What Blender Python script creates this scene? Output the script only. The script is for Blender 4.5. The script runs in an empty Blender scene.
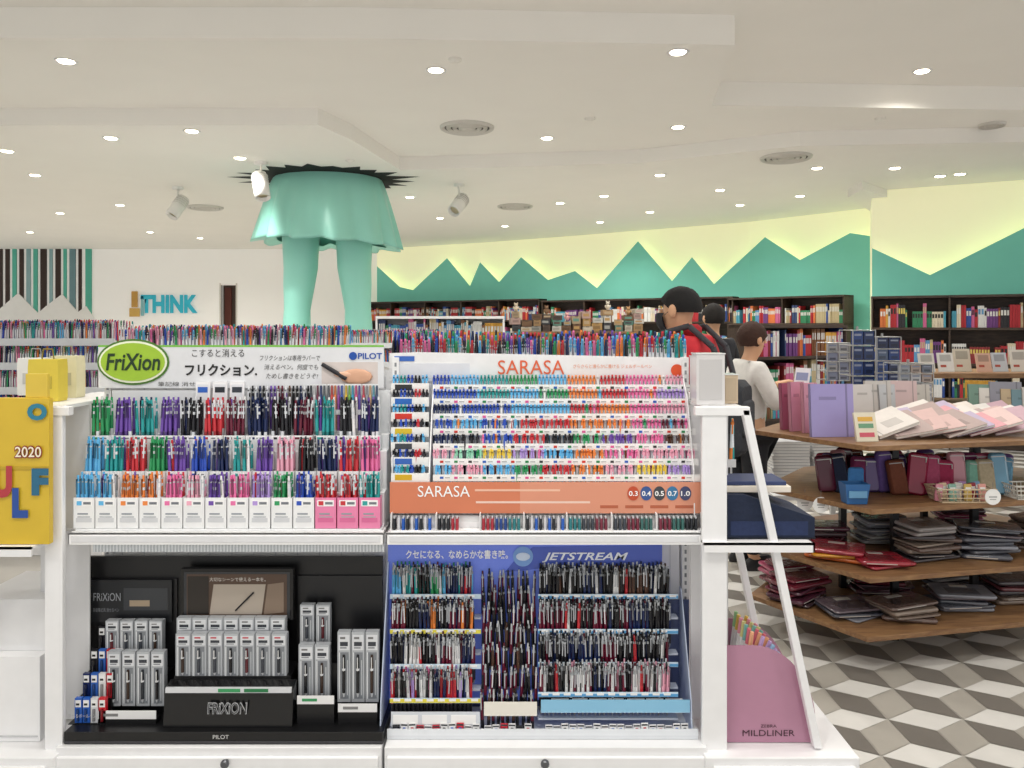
import bpy, math, random
from mathutils import Matrix, Vector, Euler
R=random.Random(7)
F=768.0; HZ=325.0; EYE=1.5
def PX(px,Y): return (px-512)/F*Y
def PZ(py,Y): return EYE-(py-HZ)/F*Y
def lin(c): return c/12.92 if c<=.04045 else ((c+.055)/1.055)**2.4
_cc={}
def C(h):
    if h not in _cc: _cc[h]=tuple(lin(int(h[i:i+2],16)/255) for i in (0,2,4))+(1.0,)
    return _cc[h]
SC=bpy.context.scene
COL=SC.collection
# ---------------------------------------------------------------- materials
def base_mat(name,rough=.4,metal=0.,col=None,noise=0.,nscale=20.,bump=0.,emit=0.,ecol=None,spec=.5):
    m=bpy.data.materials.new(name); m.use_nodes=True
    nt=m.node_tree; b=nt.nodes['Principled BSDF']
    b.inputs['Roughness'].default_value=rough; b.inputs['Metallic'].default_value=metal
    b.inputs['Specular IOR Level'].default_value=spec
    if col is None:
        a=nt.nodes.new('ShaderNodeAttribute'); a.attribute_name='Col'; src=a.outputs['Color']
    else:
        a=nt.nodes.new('ShaderNodeRGB'); a.outputs[0].default_value=C(col); src=a.outputs[0]
    tc=nt.nodes.new('ShaderNodeTexCoord')
    if noise>0 or bump>0:
        n=nt.nodes.new('ShaderNodeTexNoise'); n.inputs['Scale'].default_value=nscale; n.inputs['Detail'].default_value=4
        nt.links.new(tc.outputs['Object'],n.inputs['Vector'])
        if noise>0:
            mr=nt.nodes.new('ShaderNodeMapRange'); mr.inputs['From Min'].default_value=.3; mr.inputs['From Max'].default_value=.7
            mr.inputs['To Min'].default_value=1-noise; mr.inputs['To Max'].default_value=1.0
            nt.links.new(n.outputs['Fac'],mr.inputs['Value'])
            mx=nt.nodes.new('ShaderNodeMix'); mx.data_type='RGBA'; mx.blend_type='MULTIPLY'; mx.inputs[0].default_value=1
            nt.links.new(src,mx.inputs[6]); nt.links.new(mr.outputs[0],mx.inputs[7]); src=mx.outputs[2]
        if bump>0:
            bp=nt.nodes.new('ShaderNodeBump'); bp.inputs['Strength'].default_value=bump; bp.inputs['Distance'].default_value=.01
            nt.links.new(n.outputs['Fac'],bp.inputs['Height']); nt.links.new(bp.outputs[0],b.inputs['Normal'])
    nt.links.new(src,b.inputs['Base Color'])
    if emit>0:
        b.inputs['Emission Strength'].default_value=emit
        if ecol: b.inputs['Emission Color'].default_value=C(ecol)
        else: nt.links.new(src,b.inputs['Emission Color'])
    return m
M_PL=base_mat('plastic',.35,noise=.04)
M_GL=base_mat('gloss_plastic',.15)
M_MT=base_mat('matte_paint',.75,noise=.04,nscale=6)
M_PA=base_mat('paper_card',.6,noise=.06,nscale=30)
M_CL=base_mat('cloth',.85,noise=.2,nscale=60,bump=.3)
M_ME=base_mat('metal',.3,metal=.8)
M_WHITE=base_mat('powder_coated_white',.4,col='f0f0f1',noise=.03)
M_CEIL=base_mat('ceiling_paint_bounce_glow',.9,col='eeebe4',noise=.02,nscale=2,emit=.045)  # faint emission stands in for bounced light
M_WALL=base_mat('wall_paint_self_glow',.9,col='f3f1ed',noise=.02,nscale=2,emit=.14)  # slight self-glow lightens the white wall; it holds no lamp
M_YEL=base_mat('wall_paint_cove_glow',.9,col='f8f5d0',noise=.02,nscale=2,emit=.27)  # emission imitates the cove-light glow; the wall itself is not lit from behind
M_TEAL=base_mat('teal_panel_self_glow',.7,col='78ccba',noise=.04,nscale=3,emit=.08)  # added emission brightens the panels as if better lit
M_FLOOR=base_mat('ceramic_tile',.3,noise=.08,nscale=9)
M_SCULPT=base_mat('mint_glazed_fibreglass',.35,col='a2e8d8',noise=.03,nscale=2)
M_LAMP=base_mat('lamp_lens',.5,col='fff6e0',emit=14,ecol='fff3d8')
M_LED=base_mat('led_strip',.5,col='fffbe0',emit=4,ecol='fff6c0')
def wood(name,c1,c2):
    m=bpy.data.materials.new(name); m.use_nodes=True; nt=m.node_tree; b=nt.nodes['Principled BSDF']; b.inputs['Roughness'].default_value=.5
    tc=nt.nodes.new('ShaderNodeTexCoord'); mp=nt.nodes.new('ShaderNodeMapping'); mp.inputs['Scale'].default_value=(2,14,14)
    n=nt.nodes.new('ShaderNodeTexNoise'); n.inputs['Scale'].default_value=4; n.inputs['Detail'].default_value=6
    r=nt.nodes.new('ShaderNodeValToRGB'); r.color_ramp.elements[0].color=C(c1); r.color_ramp.elements[1].color=C(c2)
    r.color_ramp.elements[0].position=.3; r.color_ramp.elements[1].position=.7
    nt.links.new(tc.outputs['Object'],mp.inputs[0]); nt.links.new(mp.outputs[0],n.inputs[0]); nt.links.new(n.outputs['Fac'],r.inputs[0]); nt.links.new(r.outputs[0],b.inputs['Base Color'])
    return m
M_WOOD=wood('oak_board','745238','9a7650')
M_DWOOD=wood('dark_wood','2e231c','4a3a2e')
_sm={}
def solid(h,rough=.5,metal=0,**k):
    key=(h,rough,metal)
    if key not in _sm: _sm[key]=base_mat('solid_'+h,rough,metal,col=h,**k)
    return _sm[key]
def dots_mat():
    m=bpy.data.materials.new('blue_dot_print_glow'); m.use_nodes=True; nt=m.node_tree; b=nt.nodes['Principled BSDF']; b.inputs['Roughness'].default_value=.35
    tc=nt.nodes.new('ShaderNodeTexCoord'); v=nt.nodes.new('ShaderNodeTexVoronoi'); v.inputs['Scale'].default_value=90; v.inputs['Randomness'].default_value=0
    r=nt.nodes.new('ShaderNodeValToRGB'); r.color_ramp.elements[0].color=C('b4c4fa'); r.color_ramp.elements[1].color=C('6a80dc')
    r.color_ramp.elements[0].position=.28; r.color_ramp.elements[1].position=.42
    nt.links.new(tc.outputs['Object'],v.inputs[0]); nt.links.new(v.outputs['Distance'],r.inputs[0]); nt.links.new(r.outputs[0],b.inputs['Base Color'])
    nt.links.new(r.outputs[0],b.inputs['Emission Color']); b.inputs['Emission Strength'].default_value=.15  # faint emission brightens the print; the panel has no lamp
    return m
M_DOTS=dots_mat()
# ---------------------------------------------------------------- mesh builder
class MB:
    def __init__(s): s.v=[];s.f=[];s.c=[];s.s=[];s.m=Matrix()
    def add(s,vs,fs,col,smooth=False):
        b=len(s.v); m=s.m
        s.v+=[tuple(m@Vector(p)) for p in vs]; s.f+=[tuple(b+i for i in f) for f in fs]
        s.c+=[C(col)]*len(fs); s.s+=[smooth]*len(fs); return s
    def box(s,x0,x1,y0,y1,z0,z1,col='ffffff'):
        return s.add([(x0,y0,z0),(x1,y0,z0),(x1,y1,z0),(x0,y1,z0),(x0,y0,z1),(x1,y0,z1),(x1,y1,z1),(x0,y1,z1)],
          [(0,3,2,1),(4,5,6,7),(0,1,5,4),(1,2,6,5),(2,3,7,6),(3,0,4,7)],col)
    def cyl(s,p0,p1,r0,r1=None,n=12,col='ffffff',caps=True):
        if r1 is None:r1=r0
        p0=Vector(p0);p1=Vector(p1);d=(p1-p0).normalized()
        a=d.orthogonal().normalized(); b=d.cross(a)
        ring=lambda p,r:[tuple(p+(a*math.cos(2*math.pi*i/n)+b*math.sin(2*math.pi*i/n))*r) for i in range(n)]
        A=ring(p0,r0);B=ring(p1,r1)
        s.add(A+B,[(i,(i+1)%n,n+(i+1)%n,n+i) for i in range(n)],col,True)
        if caps:
            s.add(A,[tuple(range(n-1,-1,-1))],col); s.add(B,[tuple(range(n))],col)
        return s
    def tube(s,pts,r,n=6,col='ffffff'):
        for a,b in zip(pts[:-1],pts[1:]): s.cyl(a,b,r,r,n,col)
        return s
    def loft(s,rings,col,closed=True,smooth=True,cap=True):
        n=len(rings[0]); vs=[p for r in rings for p in r]; fs=[]
        for k in range(len(rings)-1):
            for i in range(n if closed else n-1):
                j=(i+1)%n; fs.append((k*n+i,k*n+j,(k+1)*n+j,(k+1)*n+i))
        s.add(vs,fs,col,smooth)
        if cap and closed: s.add(rings[0],[tuple(range(n-1,-1,-1))],col); s.add(rings[-1],[tuple(range(n))],col)
        return s
    def lathe(s,prof,n=20,col='ffffff',c=(0,0,0),cap=True):
        return s.loft([[(c[0]+r*math.cos(2*math.pi*i/n),c[1]+r*math.sin(2*math.pi*i/n),c[2]+z) for i in range(n)] for r,z in prof],col,cap=cap)
    def ell(s,c,r,col,n=14,k=8,ph0=-math.pi/2,ph1=math.pi/2):
        rings=[]
        for j in range(k+1):
            p=ph0+(ph1-ph0)*j/k; cr=max(math.cos(p),.02)
            rings.append([(c[0]+r[0]*cr*math.cos(2*math.pi*i/n),c[1]+r[1]*cr*math.sin(2*math.pi*i/n),c[2]+r[2]*math.sin(p)) for i in range(n)])
        return s.loft(rings,col)
    def prism(s,poly,z0,z1,col,axis='z'):
        n=len(poly)
        def f(p,z):
            return (p[0],p[1],z) if axis=='z' else ((p[0],z,p[1]) if axis=='y' else (z,p[0],p[1]))
        A=[f(p,z0) for p in poly];B=[f(p,z1) for p in poly]
        s.add(A+B,[tuple(range(n-1,-1,-1)),tuple(range(n,2*n))]+[(i,(i+1)%n,n+(i+1)%n,n+i) for i in range(n)],col)
        return s
    def rslab(s,w,d,h,r,col,z=0,n=4,top=.0):
        def ring(w,d,r,z):
            o=[]
            for cx,cy,a0 in ((w/2-r,d/2-r,0),(-w/2+r,d/2-r,90),(-w/2+r,-d/2+r,180),(w/2-r,-d/2+r,270)):
                for i in range(n+1):
                    a=math.radians(a0+90*i/n); o.append((cx+r*math.cos(a),cy+r*math.sin(a),z))
            return o
        e=min(h*.3,r*.5)
        s.loft([ring(w-2*e,d-2*e,r-e*.9,z),ring(w,d,r,z+e),ring(w,d,r,z+h-e),ring(w-2*e,d-2*e,r-e*.9,z+h)],col)
        return s
    def mesh(s,name,mat):
        me=bpy.data.meshes.new(name); me.from_pydata(s.v,[],s.f)
        ca=me.color_attributes.new('Col','FLOAT_COLOR','CORNER')
        buf=[]
        for f,c in zip(s.f,s.c): buf.extend(c*len(f))
        ca.data.foreach_set('color',buf); me.polygons.foreach_set('use_smooth',s.s)
        me.materials.append(mat); me.update(); return me
def link(o): COL.objects.link(o); return o
def obj(name,me,parent=None,loc=(0,0,0),rot=(0,0,0)):
    o=bpy.data.objects.new(name,me); o.location=loc; o.rotation_euler=rot
    if parent: o.parent=parent
    return link(o)
def meta(o,label,cat,group=None,kind=None):
    o['label']=label; o['category']=cat
    if group:o['group']=group
    if kind:o['kind']=kind
    return o
def build(mb,name,mat,parent=None,loc=(0,0,0),rot=(0,0,0),bevel=0,label=None):
    o=obj(name,mb.mesh(name,mat),parent,loc,rot)
    if bevel:
        b=o.modifiers.new('bevel','BEVEL'); b.width=bevel; b.segments=2; b.limit_method='ANGLE'
    if label:o['label']=label
    return o
def empty(name,loc,label,cat,group=None,rot=(0,0,0)):
    o=bpy.data.objects.new(name,None); o.location=loc; o.rotation_euler=rot; o.empty_display_size=.1; link(o)
    return meta(o,label,cat,group)
def clone(root,loc,rot=None):
    n=root.copy(); n.location=loc
    if rot is not None:n.rotation_euler=rot
    link(n)
    for ch in root.children:
        c=ch.copy(); c.parent=n; link(c)
        for g in ch.children:
            k=g.copy(); k.parent=c; link(k)
    return n
TX=[]
def text(parent,body,c,w,h,col,rx=90,rz=0,name='lettering',shear=0,bold=0,mat=None):
    cu=bpy.data.curves.new('t','FONT'); cu.body=body; cu.align_x='CENTER'; cu.shear=shear; cu.offset=bold; cu.resolution_u=3
    o=bpy.data.objects.new('t',cu); link(o); TX.append((o,parent,c,w,h,mat or solid(col,.5),rx,rz,name))
def flush_text():
    bpy.context.view_layer.update(); dg=bpy.context.evaluated_depsgraph_get()
    res=[]
    for o,*r in TX: res.append((o,bpy.data.meshes.new_from_object(o.evaluated_get(dg)),r))
    for o,me,(par,c,w,h,mat,rx,rz,name) in res:
        xs=[v.co.x for v in me.vertices]; ys=[v.co.y for v in me.vertices]
        if not xs: continue
        x0,x1,y0,y1=min(xs),max(xs),min(ys),max(ys); sx=w/max(x1-x0,1e-6); sy=h/max(y1-y0,1e-6)
        for v in me.vertices: v.co=((v.co.x-(x0+x1)/2)*sx,(v.co.y-(y0+y1)/2)*sy,0)
        me.materials.clear(); me.materials.append(mat); me.name=name
        obj(name,me,par,c,(math.radians(rx),0,math.radians(rz)))
        bpy.data.objects.remove(o)
# ---------------------------------------------------------------- room
CZ=3.3
def struct(o): o['kind']='structure'; return o
wall_px=[(377,249),(480,243),(560,237),(750,222),(870,208)]
def ceilpt(px,py,z=CZ):
    Y=(z-EYE)*F/(HZ-py); return Vector((PX(px,Y),Y))
WA=[ceilpt(*p) for p in wall_px]; WB=[ceilpt(872,191),ceilpt(1024,180),ceilpt(1120,172)]
FAR=WA[0].y
# floor
mb=MB(); mb.box(-14,10,-1,FAR+1,-.1,-.002,'c4c0b8')
s_=.165
for j in range(-2,45):
    for i in range(-6,34):
        cx=i*s_*math.sqrt(3)+(j%2)*s_*math.sqrt(3)/2; cy=1.6+j*s_*1.5
        if cx<-1.5 or cy<1 or cy>11 or cx>8: continue
        V=[(cx+s_*math.cos(math.radians(30+60*k)),cy+s_*math.sin(math.radians(30+60*k))) for k in range(6)]
        for (a,b,c),colr in (((0,1,2),'e8e6e1'),((2,3,4),'7f7a74'),((4,5,0),'b6b1a8')):
            q=[(cx,cy),V[a],V[b],V[c]]; mx=sum(p[0] for p in q)/4; my=sum(p[1] for p in q)/4
            mb.add([(mx+(p[0]-mx)*.97,my+(p[1]-my)*.97,0) for p in q],[(0,1,2,3)],colr)
struct(build(mb,'floor',M_FLOOR))
# ceiling
mb=MB(); mb.box(-14,12,-1.5,FAR+1,3.66,3.8)
L2=[(0,38),(350,38),(735,45),(712,105),(1024,110)]; L1=[(0,125),(318,125),(352,140),(400,170),(640,163),(800,146),(1024,142)]
P2=[ceilpt(*p,z=3.45) for p in L2]; P1=[ceilpt(*p,z=3.3) for p in L1]
def closep(P): return [(-14,P[0].y)]+[tuple(p) for p in P]+[(12,P[-1].y),(12,FAR+1),(-14,FAR+1)]
Q2=closep(P2);Q1=closep(P1)
mb.prism(Q2,3.45,3.67,'ffffff'); mb.prism(Q1,3.3,3.46,'ffffff')
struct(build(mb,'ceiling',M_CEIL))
def inpoly(x,y,P):
    r=False
    for i in range(len(P)):
        x1,y1=P[i];x2,y2=P[i-1]
        if (y1>y)!=(y2>y) and x<(x2-x1)*(y-y1)/(y2-y1)+x1: r=not r
    return r
def onceil(px,py):
    for z,Q in ((3.3,Q1),(3.45,Q2)):
        p=ceilpt(px,py,z)
        if inpoly(p.x,p.y,Q): return (p.x,p.y,z)
    p=ceilpt(px,py,3.66); return (p.x,p.y,3.66)
# white back wall with doorway
xl=-14; xr=WA[0].x; dl=PX(221,FAR); dr=PX(236,FAR); dz=PZ(285,FAR)
mb=MB(); mb.box(xl,dl,FAR,FAR+.2,0,CZ); mb.box(dr,xr,FAR,FAR+.2,0,CZ); mb.box(dl,dr,FAR,FAR+.2,dz,CZ)
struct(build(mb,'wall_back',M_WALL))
mb=MB(); mb.box(dl,dr,FAR+.15,FAR+.2,0,dz,'4a3a32'); mb.box(dl+.05,dr-.15,FAR+.11,FAR+.15,.02,dz-.06,'5a2c22'); mb.box(dl-.03,dl,FAR-.02,FAR+.1,0,dz+.04,'d8d4cc'); mb.box(dr,dr+.03,FAR-.02,FAR+.1,0,dz+.04,'d8d4cc')
struct(build(mb,'door_1',M_MT))
def wallseg(A,B,t=.15):
    d=(B-A).normalized(); n=Vector((d.y,-d.x)); 
    if n.dot(Vector((0,0))-A)<0: n=-n
    o=-n*t
    return [tuple(A),tuple(B),tuple(B+o),tuple(A+o)],n
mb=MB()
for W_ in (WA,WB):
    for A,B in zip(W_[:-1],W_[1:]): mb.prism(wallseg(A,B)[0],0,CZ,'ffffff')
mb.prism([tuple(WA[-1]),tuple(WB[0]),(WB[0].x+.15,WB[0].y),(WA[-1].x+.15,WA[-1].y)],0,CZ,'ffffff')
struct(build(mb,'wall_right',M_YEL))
# teal mountain panels
mount=[(377,266),(400,287),(413,290),(447,258),(470,286),(480,262),(499,282),(521,257),(548,280),(575,271),(597,288),(638,241),(672,281),(692,257),(714,284),(765,237),(800,260),(850,233),(870,236)]
mount2=[(872,248),(930,275),(1024,228),(1120,190)]
def raywall(px,W_):
    d=Vector(((px-512)/F,1))
    for A,B in zip(W_[:-1],W_[1:]):
        pa=512+A.x/A.y*F; pb=512+B.x/B.y*F
        if pa-.5<=px<=pb+.5:
            e=B-A; t=(A.x*e.y-A.y*e.x)/(d.x*e.y-d.y*e.x); return d*t
    return W_[-1]
def panel(mts,W_,bots,nm):
    mb=MB(); led=MB()
    pts=[]
    brk=[512+p.x/p.y*F for p in W_[1:-1]]
    for a,b in zip(mts[:-1],mts[1:]):
        pts.append(a)
        for k in brk:
            if a[0]+1<k<b[0]-1: pts.append((k,a[1]+(b[1]-a[1])*(k-a[0])/(b[0]-a[0])))
    pts.append(mts[-1])
    P=[]
    for px,py in pts:
        w=raywall(px,W_); nd=-w.normalized(); f=w+nd*.34; P.append((w,f,EYE+(HZ-py)/F*f.y))
    for (w0,f0,z0),(w1,f1,z1) in zip(P[:-1],P[1:]):
        g0=f0+(w0-f0)*.18; g1=f1+(w1-f1)*.18
        zb=bots
        mb.add([(f0.x,f0.y,zb),(f1.x,f1.y,zb),(f1.x,f1.y,z1),(f0.x,f0.y,z0),(g0.x,g0.y,zb),(g1.x,g1.y,zb),(g1.x,g1.y,z1),(g0.x,g0.y,z0)],
            [(0,1,2,3),(5,4,7,6),(3,2,6,7),(0,4,5,1)],'ffffff')
        h0=f0+(w0-f0)*.25; h1=f1+(w1-f1)*.25
        led.add([(h0.x,h0.y,z0-.08),(h1.x,h1.y,z1-.08),(h1.x,h1.y,z1-.14),(h0.x,h0.y,z0-.14)],[(0,1,2,3)],'ffffff')
    struct(build(mb,nm,M_TEAL)); return led
la=panel(mount,WA,1.0,'trim_1'); lb=panel(mount2,WB,1.0,'trim_2')
struct(build(la,'trim_3',M_LED)); struct(build(lb,'trim_4',M_LED))
q=[ceilpt(848,190),ceilpt(862,181),ceilpt(905,196),ceilpt(872,206)]
struct(build(MB().prism([tuple(p) for p in q],3.2,3.31,'ffffff'),'trim_6',M_CEIL))
# striped wall panel
mb=MB()
stripes=[(0,3,'3a2a24'),(6,10,'3a2a24'),(13,17,'5ab7a2'),(20,24,'3a2a24'),(27,31,'8fb0b4'),(34,38,'5ab7a2'),(41,47,'3a2a24'),(50,53,'8fb0b4'),(56,61,'3a2a24'),(64,67,'5ab7a2'),(70,76,'6f8f96'),(79,82,'3a2a24'),(86,92,'5ab7a2')]
for a,b,c in stripes+[(-20,-15,'3a2a24'),(-12,-6,'5ab7a2')]:
    mb.box(PX(a,FAR),PX(b,FAR),FAR-.03,FAR-.001,PZ(330,FAR),PZ(241,FAR),c)
pk=[(-24,340),(-24,306),(-4,312),(18,293),(38,313),(46,306),(62,294),(78,312),(86,306),(94,318),(94,340)]
pf=FAR-.05
for (ax,ay),(bx_,by_) in zip(pk[1:-2],pk[2:-1]):
    mb.prism([(PX(ax,pf),PZ(340,pf)),(PX(bx_,pf),PZ(340,pf)),(PX(bx_,pf),PZ(by_,pf)),(PX(ax,pf),PZ(ay,pf))],pf,pf+.015,'f2f1ee','y')
struct(build(mb,'trim_5',M_MT))
sg=empty('wall_sign',(PX(166,FAR),FAR-.03,PZ(304,FAR)),'teal block capital letters mounted on a white wall','sign')
text(sg,'THINK',(PX(170,FAR)-PX(166,FAR),-.02,0),PX(199,FAR)-PX(142,FAR),.43,'28b4cc',bold=.05,name='letters',mat=base_mat('turquoise_letters_glow',.5,col='2ab2ca',noise=.02,emit=.1))  # letters given a slight glow to look better lit
mb=MB(); mb.box(-.85,-.6,-.02,0,-.3,-.1,'d8b060'); mb.box(-.8,-.65,-.02,0,-.08,.3,'c89a50'); mb.box(-.58,-.5,-.02,0,-.28,.2,'8fc4cc')
build(mb,'backing_shapes',M_MT,sg,bevel=.01)
# ---------------------------------------------------------------- ceiling fittings
mb=MB(); mb.loft([[(r*math.cos(2*math.pi*i/24),r*math.sin(2*math.pi*i/24),z) for i in range(24)] for r,z in ((.055,-.002),(.075,-.008),(.08,-.001),(.055,-.001))],'ffffff',cap=False)
dl_t=build(mb,'recessed_downlight',M_WHITE); meta(dl_t,'small round white recessed downlight, lit, set in the ceiling','ceiling light','ceiling downlights')
lens=MB().lathe([(.055,-.006),(.05,-.010),(.02,-.012)],20,'ffffff'); build(lens,'lens',M_LAMP,dl_t)
spots=[(66,61),(192,131),(111,138),(7,151),(436,70),(678,52),(547,138),(922,71),(678,127),(895,168),(817,168),(940,176),(960,174),(604,196),(35,175),(240,158),(660,175),(120,205),(60,213),(720,190),(410,197),(560,203),(650,212),(740,205),(800,196),(440,218),(30,232),(150,232),(200,238),(600,222),(505,226)]
lights=[]
for k,(px,py) in enumerate(spots):
    p=onceil(px,py)
    if k==0: dl_t.location=p
    else: clone(dl_t,p)
    lights.append(p)
def lamp(p,e,ang=150,size=.05,col=(1,.965,.91)):
    L=bpy.data.lights.new('downlight_and_fill_beam','SPOT'); L.energy=e; L.spot_size=math.radians(ang); L.spot_blend=1; L.shadow_soft_size=size; L.color=col  # used for fitted downlights and for added fill lamps
    o=bpy.data.objects.new('downlight_and_fill_beam',L); o.location=(p[0],p[1],p[2]-.06); link(o)
for k,p in enumerate(lights):
    if k in (9,10,11,12,24): continue
    lamp(p,98 if k<23 else 120)
for p in [(-1.6,.5,3.6),(-.6,.9,3.6),(.5,.6,3.6),(1.6,1.1,3.6),(0,2.0,3.6),(2.6,2.6,3.6),(-1.6,2.2,3.6),(2.2,3.9,3.6)]: lamp(p,66,140,.12)  # off-frame fill lamps added to light the front display
for p in [(-9,8,3.28),(-7,14,3.28),(-10,13,3.28),(-4,15,3.28),(3.6,8.5,3.28),(4.4,7.0,3.28)]: lamp(p,110,150,.08)  # extra fill lamps without fittings, added to brighten the dim far areas
# air diffusers
for i,(px,py,r) in enumerate([(467,127,.27),(786,157,.27),(515,206,.27),(205,207,.27),(992,124,.12)]):
    mb=MB()
    for a,b in ((1,.82),(.76,.6),(.54,.38),(.32,.0001)):
        mb.loft([[(r*q*math.cos(2*math.pi*k/28),r*q*math.sin(2*math.pi*k/28),z) for k in range(28)] for q,z in ((a,-.001),(a*.98,-.02),((a+b)/2,-.03),(b,-.012))],'cfccc5',cap=False)
    mb.lathe([(r*.97,-.002),(r*.96,-.004)],28,'5a564f')
    meta(build(mb,'air_diffuser',M_PL,loc=onceil(px,py)),'round grey-white ringed air diffuser set in the ceiling','air vent','ceiling air diffusers')
for px,py in [(455,59),(590,118),(232,118),(880,118),(735,150),(350,160)]:
    mb=MB().lathe([(.05,0),(.05,-.015),(.025,-.022),(.02,-.03)],16,'efece4')
    meta(build(mb,'smoke_detector',M_PL,loc=onceil(px,py)),'small white smoke detector on the ceiling','smoke detector','smoke detectors')
def track(px,py,ax,ay):
    p=ceilpt(px,py); o=empty('track_spotlight',(p.x,p.y,CZ),'white cylindrical spotlight hanging from the ceiling on a short stem','spotlight','track spotlights')
    mb=MB().lathe([(.07,0),(.07,-.03),(.02,-.035)],18,'f4f2ee'); build(mb,'mount',M_PL,o)
    mb=MB().cyl((0,0,-.03),(0,0,-.2),.014,.014,8,'e8e6e0'); mb.box(-.02,.02,-.06,.06,-.23,-.19,'e8e6e0'); build(mb,'stem',M_PL,o)
    mb=MB(); mb.lathe([(.03,-.16),(.075,-.15),(.085,0),(.085,.16),(.075,.165),(.06,.12)],18,'f4f2ee',cap=False); mb.lathe([(.02,.11),(.07,.11)],16,'fff3d0')
    for k in range(4): mb.lathe([(.08,-.12+k*.03),(.09,-.115+k*.03),(.08,-.11+k*.03)],18,'d8d6d0',cap=False)
    build(mb,'lamp_head',M_PL,o,(0,0,-.26),(math.radians(ax),math.radians(ay),0))
track(178,187,150,20); track(261,162,160,-15); track(459,184,140,30)
# cracked hole and skirt sculpture
YS=9.5; XS=PX(328,YS)
mb=MB(); n=44; v=[(0,0,0)]
for i in range(n):
    a=2*math.pi*i/n+R.uniform(-.04,.04); q=1.02 if i%2==0 else 1.04+R.uniform(.05,.2)+.42*abs(math.cos(a))**4*R.uniform(.4,1)
    v.append((.78*q*math.cos(a),.78*q*math.sin(a),0))
mb.add(v,[(0,i+1,(i+1)%n+1) for i in range(n)],'0c0a0a')
meta(build(mb,'ceiling_crack_decal',M_MT,loc=(XS,YS,CZ-.003)),'black jagged crack shape painted on the ceiling around the sculpture','decal')
sk=empty('skirt_and_legs_sculpture',(XS,YS,0),'giant mint-green pleated skirt and two legs hanging from the ceiling','sculpture')
mb=MB(); n=200; rings=[]
for j in range(19):
    t=j/18; r=.66+.225*t**.8; z=3.29-t*.80; amp=.004+.052*t**1.2
    ring=[]
    for i in range(n):
        a=2*math.pi*i/n; ph=a*14+1.1*math.sin(a*3+.5)+.5*math.sin(a*5); w=math.sin(ph)+.25*math.sin(2*ph+.6); rr=r*(1+amp*w)
        ring.append((rr*math.cos(a),rr*.85*math.sin(a),z-.018*t**3*w-.045*t**2*math.cos(a)))
    rings.append(ring)
for t,zz in ((.96,.015),(.8,.05)):
    rings.append([(p[0]*t,p[1]*t,p[2]+zz) for p in rings[18]])
mb.loft(rings,'ffffff',cap=False)
build(mb,'skirt',M_SCULPT,sk)
for dx in (-.33,.33):
    mb=MB(); prof=[(.23,2.75,0),(.215,2.4,0),(.205,2.2,0),(.19,2.0,.02),(.168,1.8,.035),(.158,1.68,.045),(.165,1.55,.05),(.178,1.35,.05),(.17,1.1,.05),(.13,.7,.05),(.10,.4,.05),(.10,.25,.05)]
    sg_=-1 if dx>0 else 1
    mb.loft([[(dx-sg_*ox+r*math.cos(2*math.pi*i/24),-.02+r*1.05*math.sin(2*math.pi*i/24),z) for i in range(24)] for r,z,ox in prof],'ffffff')
    build(mb,'leg',M_SCULPT,sk)
    mb=MB(); mb.loft([[(dx-sg_*.05+.13*k*math.cos(2*math.pi*i/18),-.1+.26*k*math.sin(2*math.pi*i/18)*(1 if math.sin(2*math.pi*i/18)<0 else .8),z) for i in range(18)] for k,z in ((1,0),(1.02,.1),(.8,.2),(.6,.27))],'ffffff'); build(mb,'shoe',M_SCULPT,sk)
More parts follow.
